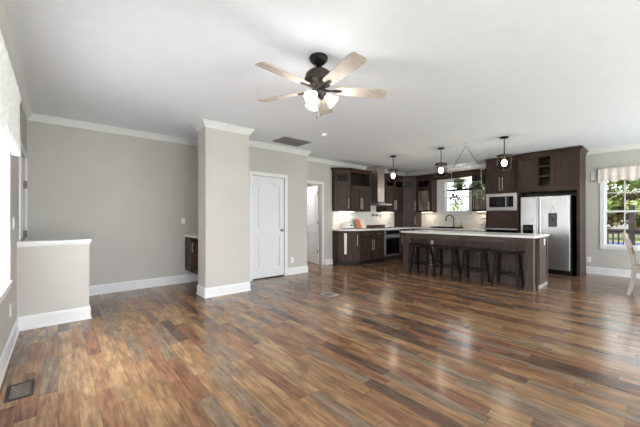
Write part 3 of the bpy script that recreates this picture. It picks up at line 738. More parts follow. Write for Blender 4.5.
# ================================================================= island
r = thing('kitchen_island', 'long grey-brown kitchen island with open knee space for stools', 'island', (6.4, 2.65, 0))
b = MB()
f = Fr((5.93, 1.42, 0), (0, 1, 0), (-1, 0, 0)); W = 2.48
for u in (0.0, W - 0.12):
    b = MB(); b.fbox(f, u, u + 0.12, 0, 0.88, -0.10, 0)
    for q in (0.02, 0.05, 0.08): b.fbox(f, u + q, u + q + 0.02, 0.09, 0.86, 0.0, 0.008)
    b.fbox(f, u - 0.006, u + 0.126, 0, 0.09, -0.106, 0.012)
    b.build('post', M['island'], r)
b = MB(); b.fbox(f, 0.12, W - 0.12, 0.775, 0.88, -0.06, -0.02); b.build('apron', M['island_h'], r)
b = MB(); b.box(6.22, 6.80, 1.42, 3.90, 0.0, 0.88); b.build('carcass', M['island'], r)
f2 = Fr((6.22, 1.42, 0), (0, 1, 0), (-1, 0, 0))
b = MB()
for i in range(7):
    u = i * (W - 0.05) / 6; b.fbox(f2, u, u + 0.05, 0.12, 0.88, 0.0, 0.014)
b.fbox(f2, 0, W, 0.0, 0.12, 0.0, 0.016)
b.build('knee_panel', M['island'], r)
f3 = Fr((6.22, 1.42, 0), (1, 0, 0), (0, -1, 0))
shaker(f3, 0.01, 0.57, 0.06, 0.87, 0.07).build('end_panel', M['island'], r)
MB().fbox(f3, 0, 0.58, 0, 0.05, 0.0, 0.014).build('shoe_moulding', M['grey_wood'], r)
tag(MB().box(5.89, 6.82, 1.38, 3.95, 0.88, 0.92).build('countertop', M['quartz'], bevel=0.005), 'white island countertop above the row of stools', 'countertop')

def outlet(f, u, z, label, switch=False, cat='outlet'):
    r = thing('light_switch' if switch else 'wall_outlet', label, 'switch' if switch else cat, f.p(u, z))
    MB().fbox(f, u - 0.036, u + 0.036, z - 0.058, z + 0.058, 0.0005, 0.007).build('cover_plate', M['plastic'], r, bevel=0.002)
    if switch: MB().fbox(f, u - 0.014, u + 0.014, z - 0.03, z + 0.03, 0.0072, 0.011).build('rocker', M['plastic'], r)
    else:
        for dz in (-0.022, 0.022): MB().fbox(f, u - 0.015, u + 0.015, z + dz - 0.014, z + dz + 0.014, 0.0072, 0.009).build('socket', M['trim'], r)
    return r
fi = Fr((6.22, 1.40, 0), (1, 0, 0), (0, -1, 0))
outlet(fi, 0.31, 0.79, 'white outlet on the end panel of the island')
outlet(Fr((0, YC, 0), (1, 0, 0), (0, -1, 0)), 3.79, 0.31, 'white outlet low on the wall right of the closet door')
outlet(Fr((0, YB, 0), (1, 0, 0), (0, -1, 0)), 1.77, 1.16, 'white light switch on the far wall above the small counter', True)
outlet(Fr((XR, 0, 0), (0, 1, 0), (-1, 0, 0)), 1.08, 0.3, 'white outlet low on the wall right of the fridge')
outlet(Fr((XL, 0, 0), (0, 1, 0), (1, 0, 0)), 4.22, 1.17, 'white light switch on the left wall beside the blinds', True)
outlet(Fr((XL, 0, 0), (0, 1, 0), (1, 0, 0)), 3.98, 0.37, 'white outlet low on the left wall near half wall')
outlet(Fr((XR - 0.008, 0, 0), (0, 1, 0), (-1, 0, 0)), 4.92, 1.08, 'white outlet on the backsplash nearest the kitchen corner')
outlet(Fr((XR - 0.008, 0, 0), (0, 1, 0), (-1, 0, 0)), 4.74, 1.08, 'white outlet on the backsplash nearer the kitchen window')

# ---------------------------------------------------------------- stools
def make_stool(label):
    r = thing('bar_stool', label, 'stool', (0, 0, 0), 'black saddle stools at the island')
    hx, hy, zt = 0.14, 0.235, 0.645; b = MB(); n = 10; top = []; 
    for i in range(n + 1):
        y = -hy + 2 * hy * i / n; c = 0.022 * (abs(y) / hy) ** 2
        top.append((y, zt - 0.018 + c))
    for (ya, za), (yb, zb) in zip(top, top[1:]):
        b.hexa([(-hx, ya, za - 0.042), (hx, ya, za - 0.042), (hx, yb, zb - 0.042), (-hx, yb, zb - 0.042), (-hx, ya, za), (hx, ya, za), (hx, yb, zb), (-hx, yb, zb)])
    bmerge = b.build('seat', M['seat_wood'], r, local=True)
    bm = bmesh.new(); bm.from_mesh(bmerge.data); bmesh.ops.remove_doubles(bm, verts=bm.verts, dist=1e-5)
    ins = [q for q in bm.faces if len(q.edges) == 4 and all(len(e_.link_faces) > 2 for e_ in q.edges if abs(e_.verts[0].co.y - e_.verts[1].co.y) < 1e-6) and abs(q.normal.y) > 0.9 and abs(abs(q.calc_center_median().y) - hy) > 1e-3]
    bmesh.ops.delete(bm, geom=ins, context='FACES_ONLY'); bmesh.ops.recalc_face_normals(bm, faces=bm.faces); bm.to_mesh(bmerge.data); bm.free()
    md = bmerge.modifiers.new('bevel', 'BEVEL'); md.width = 0.008; md.segments = 2; md.limit_method = 'ANGLE'; md.angle_limit = 0.7
    A = {}
    for sx in (-1, 1):
        for sy in (-1, 1):
            t = Vector((sx * 0.08, sy * 0.16, zt - 0.06)); q = Vector((sx * 0.175, sy * 0.2, 0.0)); A[sx, sy] = (t, q)
            MB().hexa([q + Vector((a, c, 0)) for a, c in ((-.019, -.019), (.019, -.019), (.019, .019), (-.019, .019))] +
                      [t + Vector((a, c, 0)) for a, c in ((-.021, -.021), (.021, -.021), (.021, .021), (-.021, .021))]).build('leg', M['black_wood'], r, bevel=0.003, local=True)
    def at(k, z): t, q = A[k]; s = z / t.z; return q + (t - q) * s
    for a, c, z in (((-1, -1), (-1, 1), 0.23), ((1, -1), (1, 1), 0.23), ((-1, -1), (1, -1), 0.30), ((-1, 1), (1, 1), 0.30)):
        MB().tube([at(a, z), at(c, z)], 0.012, 8).build('stretcher', M['black_wood'], r, local=True)
    return r
st = make_stool('black saddle stool at the right end of the island')
st.location = (6.02, 1.82, 0)
for y, lab in ((2.38, 'black saddle stool second from the right end of the island'),
               (2.93, 'black saddle stool third from the right, just right of the hanging white towel'),
               (3.48, 'black saddle stool at the far left end of the island, left of the towel')):
    s2 = copy_tree(st); s2.location = (6.02, y, 0); s2['label'] = lab

# white cloths hanging on the cabinet fronts
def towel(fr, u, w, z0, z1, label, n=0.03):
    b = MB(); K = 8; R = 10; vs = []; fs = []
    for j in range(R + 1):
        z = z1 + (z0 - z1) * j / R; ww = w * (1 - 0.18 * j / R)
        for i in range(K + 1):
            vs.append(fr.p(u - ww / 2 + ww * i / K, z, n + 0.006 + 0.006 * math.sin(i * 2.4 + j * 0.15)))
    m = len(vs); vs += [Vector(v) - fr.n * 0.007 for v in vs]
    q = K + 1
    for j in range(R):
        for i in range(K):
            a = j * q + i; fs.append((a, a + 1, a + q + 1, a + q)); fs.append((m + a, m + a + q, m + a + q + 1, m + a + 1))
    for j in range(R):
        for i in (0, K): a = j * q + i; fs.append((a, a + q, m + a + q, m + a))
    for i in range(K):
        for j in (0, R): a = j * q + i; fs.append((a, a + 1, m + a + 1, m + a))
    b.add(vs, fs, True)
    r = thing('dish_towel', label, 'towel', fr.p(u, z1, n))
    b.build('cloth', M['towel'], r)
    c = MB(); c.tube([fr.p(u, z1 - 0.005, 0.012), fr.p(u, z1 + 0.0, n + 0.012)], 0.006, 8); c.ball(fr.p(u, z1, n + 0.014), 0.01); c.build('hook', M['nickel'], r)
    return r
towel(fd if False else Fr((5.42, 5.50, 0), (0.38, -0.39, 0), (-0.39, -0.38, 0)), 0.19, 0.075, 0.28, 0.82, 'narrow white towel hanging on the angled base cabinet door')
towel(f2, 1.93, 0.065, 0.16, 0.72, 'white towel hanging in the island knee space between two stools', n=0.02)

# ---------------------------------------------------------------- counter clutter
r = thing('toaster', 'cream toaster on the counter at left of the range', 'toaster', (5.76, 5.52, 0.918))
b = MB(); K = 8
poly = [(5.60, 0.935), (5.60, 1.06)] + [(5.60 + 0.32 * i / K, 1.06 + 0.035 * math.sin(PI * i / K)) for i in range(1, K)] + [(5.92, 1.06), (5.92, 0.935)]
b.fprism(Fr((0, 5.43, 0), (1, 0, 0), (0, -1, 0)), poly, -0.16, 0.0); b.build('body', M['plastic'], r, bevel=0.008)
b = MB()
for y in (5.48, 5.54): b.box(5.66, 5.86, y - 0.012, y + 0.012, 1.09, 1.0965)
b.build('slot', M['black'], r)
MB().box(5.925, 5.95, 5.49, 5.53, 1.0, 1.02).build('lever', M['black'], r); MB().box(5.61, 5.91, 5.44, 5.58, 0.9185, 0.936).build('foot', M['black'], r)
MB().box(5.80, 5.89, 5.425, 5.4295, 1.0, 1.03).build('badge', M['slate'], r)
# cookbook on a stand
r = thing('cookbook', 'open cookbook with orange picture propped on the counter', 'book', (6.25, 5.5, 0.919))
sl = Vector((0, 0.10, 0.24)); fb = MB()
def slab(x0, x1, off, th, lo=0.0, hi=1.0):
    b_ = MB(); nrm = Vector((0, -0.92, 0.38)); p0 = Vector((0, 5.44, 0.925))
    c = [Vector((x0, 0, 0)) + p0 + sl * lo + nrm * off, Vector((x1, 0, 0)) + p0 + sl * lo + nrm * off, Vector((x1, 0, 0)) + p0 + sl * hi + nrm * off, Vector((x0, 0, 0)) + p0 + sl * hi + nrm * off]
    return b_.hexa([v - nrm * th for v in c] + c)
slab(6.08, 6.26, 0.012, 0.011).build('page', M['orange'], r); slab(6.265, 6.44, 0.012, 0.011).build('page', M['paper'], r)
slab(6.07, 6.45, 0.0, 0.006).build('cover', M['maroon'], r)
b = MB(); b.box(6.06, 6.46, 5.40, 5.50, 0.919, 0.924); b.build('stand', M['black'], r)
# cooktop and a long pan
r = thing('cooktop', 'black glass cooktop in the counter under the hood', 'cooktop', (7.0, 5.4, 0.918))
MB().box(6.66, 7.5, 5.17, 5.62, 0.919, 0.928).build('glass_plate', M['black_glass'], r, bevel=0.003)
for i, x in enumerate((6.86, 7.3)):
    for y in (5.27, 5.5): MB().lathe([(0.0, 0.0), (0.08, 0.0), (0.085, 0.004), (0.06, 0.006), (0.0, 0.006)], (x, y, 0.9282), 20).build('burner', M['black'], r)
r = thing('griddle_pan', 'long dark red griddle lid resting on the cooktop', 'pan', (7.05, 5.5, 0.935))
b = MB(); b.box(6.70, 7.5, 5.57, 5.62, 0.935, 1.0); b.build('lid', M['maroon'], r, bevel=0.01)
b = MB(); b.tube([(6.95, 5.56, 0.975), (6.95, 5.53, 0.985), (7.25, 5.53, 0.985), (7.25, 5.56, 0.975)], 0.007, 8); b.build('handle', M['black'], r)
# curly wire script on the tiles
r = thing('wall_script', 'black wire script ornament on the tiles under the hood', 'wall decor', (7.27, YK - 0.015, 1.3))
b = MB()
for k, (x0, w_) in enumerate(((7.04, 0.13), (7.2, 0.1), (7.34, 0.16))):
    pts = [(x0 + w_ * t / 16 + 0.018 * math.sin(t * 1.2), YK - 0.016, 1.30 - 0.04 * k * 0.3 + 0.035 * math.cos(t * 1.2)) for t in range(17)]
    b.tube(pts, 0.005, 6)
b.build('wire', M['black'], r)
# kettle by the tower
r = thing('kettle', 'small steel kettle on the counter beside the microwave tower', 'kettle', (8.5, 3.1, 0.919))
MB().lathe([(0.0, 0), (0.075, 0), (0.082, 0.02), (0.07, 0.12), (0.045, 0.16), (0.0, 0.165)], (8.5, 3.12, 0.9192), 20).build('body', M['steel'], r)
MB().lathe([(0.0, 0.165), (0.015, 0.167), (0.018, 0.185), (0, 0.195)], (8.5, 3.12, 0.9192), 12).build('lid_knob', M['black'], r)
MB().tube([(8.5, 3.05, 1.05), (8.5, 3.03, 1.13), (8.5, 3.06, 1.19), (8.5, 3.15, 1.2), (8.5, 3.19, 1.16)], 0.007, 8).build('handle', M['black'], r)
MB().tube([(8.5, 3.19, 0.99), (8.5, 3.23, 1.03), (8.5, 3.25, 1.06)], [0.016, 0.012, 0.009], 8).build('spout', M['steel'], r)

# under-cabinet light strips
def strip(x0, x1, y0, y1, label, e):
    r = thing('light_strip', label, 'light', ((x0 + x1) / 2, (y0 + y1) / 2, UB), 'under-cabinet light strips')
    MB().box(x0, x1, y0, y1, UB - 0.012, UB - 0.001).build('diffuser', M['led'], r)
    d = bpy.data.lights.new('strip_glow', 'AREA'); d.shape = 'RECTANGLE'; d.size = x1 - x0; d.size_y = y1 - y0; d.energy = e * 0.55; d.color = (1, 0.84, 0.64)
    o = bpy.data.objects.new('strip_glow', d); COL.objects.link(o); o.parent = r; o.location = (0, 0, -0.02)
strip(5.55, 6.1, 5.57, 5.6, 'warm light strip under the left wall cabinets', 2.2)
strip(7.35, 7.9, 5.57, 5.6, 'warm light strip under the cabinets right of the hood', 1.6)
strip(8.6, 8.63, 4.65, 5.0, 'warm light strip under the glass cabinet left of window', 1.6)
strip(8.6, 8.63, 3.0, 3.35, 'warm light strip under the glass cabinet by the tower', 1.6)
r = thing('downlight', 'small round downlight in the bridge board over the kitchen window', 'light', (8.62, 3.62, 2.4))
MB().lathe([(0, 0), (0.045, 0), (0.045, 0.03), (0, 0.03)], (8.62, 3.62, 2.4), 16).build('lens', M['bulb'], r)
d = bpy.data.lights.new('downlight_glow', 'POINT'); d.energy = 4; d.shadow_soft_size = 0.04; d.color = (1, 0.93, 0.84)
o = bpy.data.objects.new('downlight_glow', d); COL.objects.link(o); o.parent = r; o.location = (0, 0.02, -0.07)
MB().box(8.47, XR - 0.002, 3.425, 3.54, 2.431, 2.45).build('bracket', M['espresso_h'], r)

# ================================================================= floating cabinet behind the column
f = Fr((1.81, 5.24, 0), (0, 1, 0), (-1, 0, 0)); W = 0.66
r = thing('floating_cabinet', 'dark wall-hung cabinet with white top behind the grey column', 'cabinet', (2.1, 5.58, 0.25))
b = MB(); b.fbox(f, 0, W, 0.24, 0.27, -0.585, 0); b.fbox(f, 0, W, 0.84, 0.87, -0.585, 0); b.fbox(f, 0, 0.02, 0.27, 0.84, -0.585, 0); b.fbox(f, W - 0.02, W, 0.27, 0.84, -0.585, 0)
b.fbox(f, 0.32, 0.34, 0.27, 0.84, -0.585, 0); b.fbox(f, 0.02, W - 0.02, 0.27, 0.84, -0.585, -0.56); b.build('carcass', M['espresso'], r)
fronts(r, f, [('door', 0.325, W - 0.005, 0.25, 0.865, ('r', 0.62, 0.8))])
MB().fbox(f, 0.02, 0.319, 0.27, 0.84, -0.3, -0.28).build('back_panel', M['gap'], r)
bar_handle(f, 0.28, 0.6, 0.78, n=-0.02).build('handle', M['nickel'], r)
MB().fbox(f, -0.01, W + 0.015, 0.87, 0.9, -0.585, 0.03).build('top', M['quartz'], r, bevel=0.004)

# ================================================================= ceiling fan
FC = Vector((1.8, 2.08, 0))
fan = thing('ceiling_fan', 'five-blade ceiling fan with weathered wood blades and lit shades', 'ceiling fan', (FC.x, FC.y, CZ))
def fl(prof, name, m, par=fan): return MB().lathe(prof, (FC.x, FC.y, 0), 32).build(name, m, par)
fl([(0, 2.699), (0.08, 2.699), (0.085, 2.688), (0.08, 2.665), (0.06, 2.642), (0.045, 2.632), (0.03, 2.628), (0, 2.628)], 'canopy', M['black'])
fl([(0.03, 2.635), (0.028, 2.60), (0.045, 2.592), (0.05, 2.582), (0.05, 2.56), (0, 2.56)], 'downrod', M['black'])
fl([(0, 2.575), (0.05, 2.575), (0.092, 2.562), (0.118, 2.538), (0.130, 2.50), (0.131, 2.468), (0.122, 2.455), (0.085, 2.447), (0.07, 2.435), (0.06, 2.41), (0.06, 2.39), (0, 2.39)], 'motor_housing', M['bronze'])
fl([(0, 2.392), (0.055, 2.392), (0.058, 2.375), (0.052, 2.355), (0.035, 2.345), (0.02, 2.335), (0, 2.333)], 'light_fitter', M['bronze'])
for k in range(5):
    a = math.radians(41 + 72 * k); er = Vector((math.cos(a), math.sin(a), 0)); et = Vector((-math.sin(a), math.cos(a), 0)); tilt = math.radians(-13)
    ez = Vector((0, 0, 1)); tu = et * math.cos(tilt) + ez * math.sin(tilt); tn = ez * math.cos(tilt) - et * math.sin(tilt)
    C0 = Vector((FC.x, FC.y, 2.402))
    out = [(0.15, -0.046), (0.19, -0.054), (0.56, -0.070), (0.635, -0.066), (0.65, -0.055), (0.655, 0.03), (0.648, 0.058), (0.635, 0.068), (0.56, 0.072), (0.19, 0.054), (0.15, 0.046)]
    n = len(out); vs = [C0 + er * p + tu * q + tn * s_ for s_ in (-0.004, 0.004) for p, q in out]
    bl = MB().add(vs, [tuple(range(n))[::-1], tuple(range(n, 2 * n))] + [(i, (i + 1) % n, n + (i + 1) % n, n + i) for i in range(n)])
    # blade board coordinates run along its own length
    o = bpy.data.objects.new('blade', None) if False else bl.build('blade', M['blade_wood'], fan)
    b = MB(); pts = [(0.055, -0.016), (0.12, -0.010), (0.17, -0.022), (0.21, -0.018), (0.225, 0.0), (0.21, 0.018), (0.17, 0.022), (0.12, 0.010), (0.055, 0.016)]
    n = len(pts); vs = [C0 + er * p + tu * q + tn * s_ for s_ in (-0.010, -0.0045) for p, q in pts]
    b.add(vs, [tuple(range(n))[::-1], tuple(range(n, 2 * n))] + [(i, (i + 1) % n, n + (i + 1) % n, n + i) for i in range(n)])
    for p, q in ((0.195, -0.012), (0.195, 0.012), (0.215, 0)):
        b.ball(C0 + er * p + tu * q - tn * 0.011, 0.006, 8, 5)
    b.build('blade_arm', M['bronze'], o, bevel=0.0)
for k in range(3):
    a = math.radians(-41 + 120 * k); er = Vector((math.cos(a), math.sin(a), 0)); ax = (er * 0.75 - Vector((0, 0, 0.66))).normalized()
    base_ = Vector((FC.x, FC.y, 2.36)) + er * 0.05
    ar = MB().tube([Vector((FC.x, FC.y, 2.368)) + er * 0.03, base_, base_ + ax * 0.035], 0.014, 10).build('lamp_arm', M['bronze'], fan)
    sh = MB().lathe([(0.02, 0.0), (0.028, 0.008), (0.036, 0.03), (0.045, 0.06), (0.056, 0.085), (0.062, 0.095), (0.058, 0.095), (0.05, 0.08), (0.0, 0.07)], base_ + ax * 0.025, 22, ax).build('lamp_shade', M['lamp_glass'], fan)
    d = bpy.data.lights.new('fan_glow', 'POINT'); d.energy = 4; d.shadow_soft_size = 0.05; d.color = (1, 0.96, 0.9)
    o = bpy.data.objects.new('fan_glow', d); COL.objects.link(o); o.parent = fan; o.location = base_ + ax * 0.17 - fan.location
for dx, z in ((-0.02, 2.17), (0.022, 2.185)):
    c = Vector((FC.x, FC.y, 0)) + Vector((0.753, -0.658, 0)) * dx
    ch = MB().tube([c + Vector((0, 0, 2.345)), c + Vector((0, 0, z))], 0.0018, 6).build('pull_chain', M['bronze'], fan)
    MB().lathe([(0, 0.0), (0.006, 0.004), (0.006, 0.03), (0.002, 0.038), (0, 0.038)], c + Vector((0, 0, z - 0.036)), 10).build('pull_knob', M['bronze'], ch)

# ---------------------------------------------------------------- pendants
def pendant(x, y, label):
    r = thing('pendant_lamp', label, 'pendant lamp', (x, y, CZ), 'pendants over the island')
    c = (x, y, 0); L_ = lambda p, n_, m_, par=r: MB().lathe(p, c, 24).build(n_, m_, par)
    L_([(0, 2.699), (0.07, 2.699), (0.07, 2.682), (0.055, 2.676), (0, 2.676)], 'canopy', M['black'])
    L_([(0.008, 2.68), (0.008, 2.37), (0, 2.37)], 'rod', M['black'])
    L_([(0, 2.385), (0.02, 2.385), (0.03, 2.375), (0.118, 2.37), (0.122, 2.355), (0.122, 2.335), (0.112, 2.335), (0.112, 2.35), (0.02, 2.355), (0.02, 2.30), (0, 2.30)], 'cap', M['bronze'])
    L_([(0.112, 2.348), (0.115, 2.33), (0.122, 2.27), (0.122, 2.14), (0.112, 2.105), (0.10, 2.095), (0.098, 2.10), (0.109, 2.11), (0.118, 2.145), (0.118, 2.27), (0.111, 2.33)], 'glass_shade', M['jar'])
    MB().ball((x, y, 2.225), 0.048, sz=1.3).build('bulb', M['bulb'], r)
    d = bpy.data.lights.new('pendant_glow', 'POINT'); d.energy = 4; d.shadow_soft_size = 0.05; d.color = (1, 0.88, 0.72)
    o = bpy.data.objects.new('pendant_glow', d); COL.objects.link(o); o.parent = r; o.location = (0, 0, 2.16 - CZ)
pendant(6.06, 4.27, 'glass jar pendant lamp nearest the range hood')
pendant(6.13, 3.11, 'glass jar pendant lamp just left of the hanging plants')
pendant(6.16, 1.92, 'glass jar pendant lamp in front of the microwave tower')

# ---------------------------------------------------------------- hanging rack and plants
RX, RY = 6.09, 2.58
r = thing('hanging_rack', 'wooden shelf and pale scroll ironwork hung from a ceiling hook', 'hanging rack', (RX, RY, CZ))
b = MB(); b.lathe([(0, 2.699), (0.02, 2.699), (0.02, 2.692), (0, 2.69)], (RX, RY, 0), 12); b.tube([(RX, RY, 2.695), (RX, RY, 2.665), (RX, RY + 0.012, 2.65), (RX, RY, 2.64), (RX, RY - 0.01, 2.652)], 0.004, 6); b.build('ceiling_hook', M['zinc'], r)
for s in (-1, 1): MB().tube([(RX, RY, 2.645), (RX, RY + s * 0.25, 2.235)], 0.005, 6).build('cord', M['slate'], r)
b = MB(); b.tube([(RX, RY - 0.31, 2.2), (RX, RY + 0.31, 2.2)], 0.006, 8); b.tube([(RX, RY - 0.25, 2.24), (RX, RY + 0.25, 2.24)], 0.005, 8)
for k in range(4):
    cy = RY - 0.21 + 0.14 * k; sg = 1 if k % 2 else -1
    pts = [(RX, cy + sg * (0.012 + 0.0105 * t) * math.cos(t * 0.55), 2.205 + (0.008 + 0.0035 * t) * math.sin(t * 0.55) + 0.018) for t in range(15)]
    b.tube(pts, 0.006, 6)
for s in (-1, 1):
    pts = [(RX, RY + s * (0.31 + 0.05 * math.sin(t * 0.5)), 2.2 - 0.03 + 0.03 * math.cos(t * 0.5)) for t in range(9)]
    b.tube(pts, 0.006, 6)
b.build('scroll_iron', M['zinc'], r)
MB().box(RX - 0.09, RX + 0.09, RY - 0.32, RY + 0.34, 1.765, 1.795).build('shelf', M['black_wood'], r, bevel=0.004)
b = MB()
for s in (-1, 1): b.tube([(RX, RY + s * 0.28, 2.2), (RX, RY + s * 0.3, 1.796)], 0.0025, 6)
b.build('wire', M['zinc'], r)

def leaf(b, p, d, up, L_, w_):
    d = d.normalized(); s_ = d.cross(up)
    if s_.length < 1e-3: s_ = d.cross(Vector((1, 0, 0)))
    s_ = s_.normalized() * w_; nn = s_.cross(d).normalized() * (L_ * 0.12)
    pts = [p, p + d * L_ * 0.35 + s_ + nn, p + d * L_ * 0.7 + s_ * 0.8 + nn * 0.6, p + d * L_ - nn, p + d * L_ * 0.7 - s_ * 0.8 + nn * 0.6, p + d * L_ * 0.35 - s_ + nn, p + d * L_ * 0.45]
    b.add(pts, [(0, 1, 6), (1, 2, 6), (2, 3, 6), (3, 4, 6), (4, 5, 6), (5, 0, 6)], True)
def trailing_plant(x, y, z, label, lm, n_stem, drop, up_h, spread, pot=True, seed=1, group=None):
    rnd = random.Random(seed)
    r = thing('trailing_plant', label, 'plant', (x, y, z), group)
    if pot: MB().lathe([(0, 0), (0.045, 0), (0.06, 0.09), (0.064, 0.09), (0.064, 0.1), (0.055, 0.1), (0.053, 0.085), (0, 0.085)], (x, y, z + 0.001), 18).build('pot', M['black'], r)
    lb, sb = MB(), MB()
    for k in range(n_stem):
        a = 2 * PI * k / n_stem + rnd.random(); h = up_h * rnd.uniform(0.4, 1); sp_ = spread * rnd.uniform(0.6, 1.1); dr = drop * rnd.uniform(0.3, 1)
        pts = []
        for i in range(9):
            t = i / 8
            pts.append(Vector((x + 0.5 * math.cos(a) * sp_ * min(1, t * 1.6), y + math.sin(a) * sp_ * min(1, t * 1.6), z + 0.08 + h * math.sin(PI * min(1, t * 1.3)) - dr * max(0, t - 0.35) ** 1.3 * 1.6)))
        sb.tube(pts, 0.0022, 5)
        for i in range(2, 9):
            for q in range(3):
                dv_ = Vector((rnd.uniform(-1, 1), rnd.uniform(-1, 1), rnd.uniform(-0.7, 0.5)))
                leaf(lb, pts[i] + dv_ * 0.01, dv_, Vector((0, 0, 1)), rnd.uniform(0.04, 0.065), rnd.uniform(0.012, 0.02))
    sb.build('stems', M['leaf'], r); lb.build('leaves', lm, r)
    return r
trailing_plant(RX, RY + 0.12, 1.796, 'bushy green plant in the middle of the hanging shelf', M['leaf'], 13, 0.08, 0.14, 0.13, seed=3)
trailing_plant(RX, RY - 0.2, 1.796, 'pale trailing plant spilling off the right end of the hanging shelf', M['leaf_pale'], 8, 0.34, 0.05, 0.15, seed=5)
# dark sprays tied under the shelf's left half and above it
r = thing('hanging_spray', 'dark dried spray hanging below the left end of the shelf', 'dried flowers', (RX, RY + 0.22, 1.76))
lb = MB(); rnd = random.Random(9)
for k in range(26):
    t = rnd.random(); p = Vector((RX + rnd.uniform(-.05, .05), RY + 0.22 + rnd.uniform(-.13, .13) * (0.4 + t), 1.72 - 0.2 * t))
    leaf(lb, p, Vector((rnd.uniform(-.5, .5), rnd.uniform(-.8, .8), -1)), Vector((1, 0, 0)), 0.06, 0.014)
lb.build('leaves', M['leaf_dark'], r)
b = MB()
for k in range(5): b.tube([(RX, RY + 0.22, 1.764), (RX + 0.01 * (k - 2), RY + 0.22 + 0.04 * (k - 2), 1.6)], 0.002, 5)
b.build('stems', M['leaf_dark'], r)

# ---------------------------------------------------------------- ceiling & floor fittings
r = thing('air_return_grille', 'grey louvred air return grille on the ceiling', 'vent', (3.42, 4.75, CZ))
b = MB()
x0, x1, y0, y1 = 3.11, 3.73, 4.53, 4.97
for a in ((x0, x1, y0, y0 + 0.03), (x0, x1, y1 - 0.03, y1), (x0, x0 + 0.03, y0 + 0.03, y1 - 0.03), (x1 - 0.03, x1, y0 + 0.03, y1 - 0.03)): b.box(*a, CZ - 0.012, CZ - 0.001)
b.build('frame', M['vent_grey'], r)
b = MB()
for i in range(16):
    y = y0 + 0.045 + i * (y1 - y0 - 0.09) / 15
    b.add([(x0 + 0.03, y - 0.009, CZ - 0.002), (x1 - 0.03, y - 0.009, CZ - 0.002), (x1 - 0.03, y + 0.006, CZ - 0.012), (x0 + 0.03, y + 0.006, CZ - 0.012),
           (x0 + 0.03, y - 0.007, CZ - 0.001), (x1 - 0.03, y - 0.007, CZ - 0.001), (x1 - 0.03, y + 0.008, CZ - 0.011), (x0 + 0.03, y + 0.008, CZ - 0.011)],
          [(0, 1, 2, 3), (7, 6, 5, 4), (0, 4, 5, 1), (3, 2, 6, 7), (0, 3, 7, 4), (1, 5, 6, 2)])
b.box((x0 + x1) / 2 - 0.006, (x0 + x1) / 2 + 0.006, y0 + 0.03, y1 - 0.03, CZ - 0.013, CZ - 0.001)
b.build('louvre', M['vent_grey'], r)
r = thing('smoke_detector', 'small round white smoke detector on the ceiling', 'smoke detector', (3.53, 3.95, CZ))
MB().lathe([(0, 2.66), (0.04, 2.66), (0.055, 2.672), (0.06, 2.699), (0, 2.699)], (3.53, 3.95, 0), 22).build('body', M['plastic'], r)
MB().lathe([(0, 2.655), (0.012, 2.655), (0.012, 2.66), (0, 2.66)], (3.53, 3.95, 0), 10).build('button', M['vent_grey'], r)
def register(x, y, lx, ly, label, m):
    r = thing('floor_register', label, 'vent', (x, y, 0))
    b = MB(); t = 0.018
    for a in ((x - lx, x + lx, y - ly, y - ly + t), (x - lx, x + lx, y + ly - t, y + ly), (x - lx, x - lx + t, y - ly + t, y + ly - t), (x + lx - t, x + lx, y - ly + t, y + ly - t)): b.box(*a, 0.0005, 0.006)
    b.build('frame', m, r)
    b = MB(); k = 8
    for i in range(k):
        yy = y - ly + t + (i + 0.5) * (2 * ly - 2 * t) / k; b.box(x - lx + t, x + lx - t, yy - 0.006, yy + 0.006, 0.0005, 0.004)
    b.build('slat', M['vent_grey'], r)
register(-0.2, 3.0, 0.07, 0.13, 'brown metal floor register near the left wall', M['bronze'])
register(3.25, 3.5, 0.1, 0.12, 'pale floor register in front of the closet wall', M['nickel'])

# ---------------------------------------------------------------- left window blind and valance
r = thing('window_blind', 'closed white slatted blind on the left window', 'blind', (XL - 0.02, 3.15, 0.672))
f = Fr((XL - 0.022, LW[0] + 0.008, 0), (0, 1, 0), (1, 0, 0)); W = LW[1] - LW[0] - 0.016
MB().fbox(f, 0, W, 2.075, 2.115, -0.005, 0.02).build('head_rail', M['blind'], r)
b = MB(); nS = 32
for i in range(nS):
    z = 0.70 + i * 1.34 / nS
    p = f.p; b.hexa([p(0, z, 0.016), p(W, z, 0.016), p(W, z + 0.003, 0.019), p(0, z + 0.003, 0.019), p(0, z + 0.052, -0.002), p(W, z + 0.052, -0.002), p(W, z + 0.055, 0.001), p(0, z + 0.055, 0.001)])
b.build('slat', M['blind'], r)
MB().fbox(f, 0, W, 0.672, 0.696, -0.005, 0.02).build('bottom_rail', M['blind'], r)
b = MB()
for u in (0.15, W / 2, W - 0.15): b.tube([f.p(u, 0.69, 0.022), f.p(u, 2.1, 0.022)], 0.0015, 5)
b.build('cord', M['blind'], r)

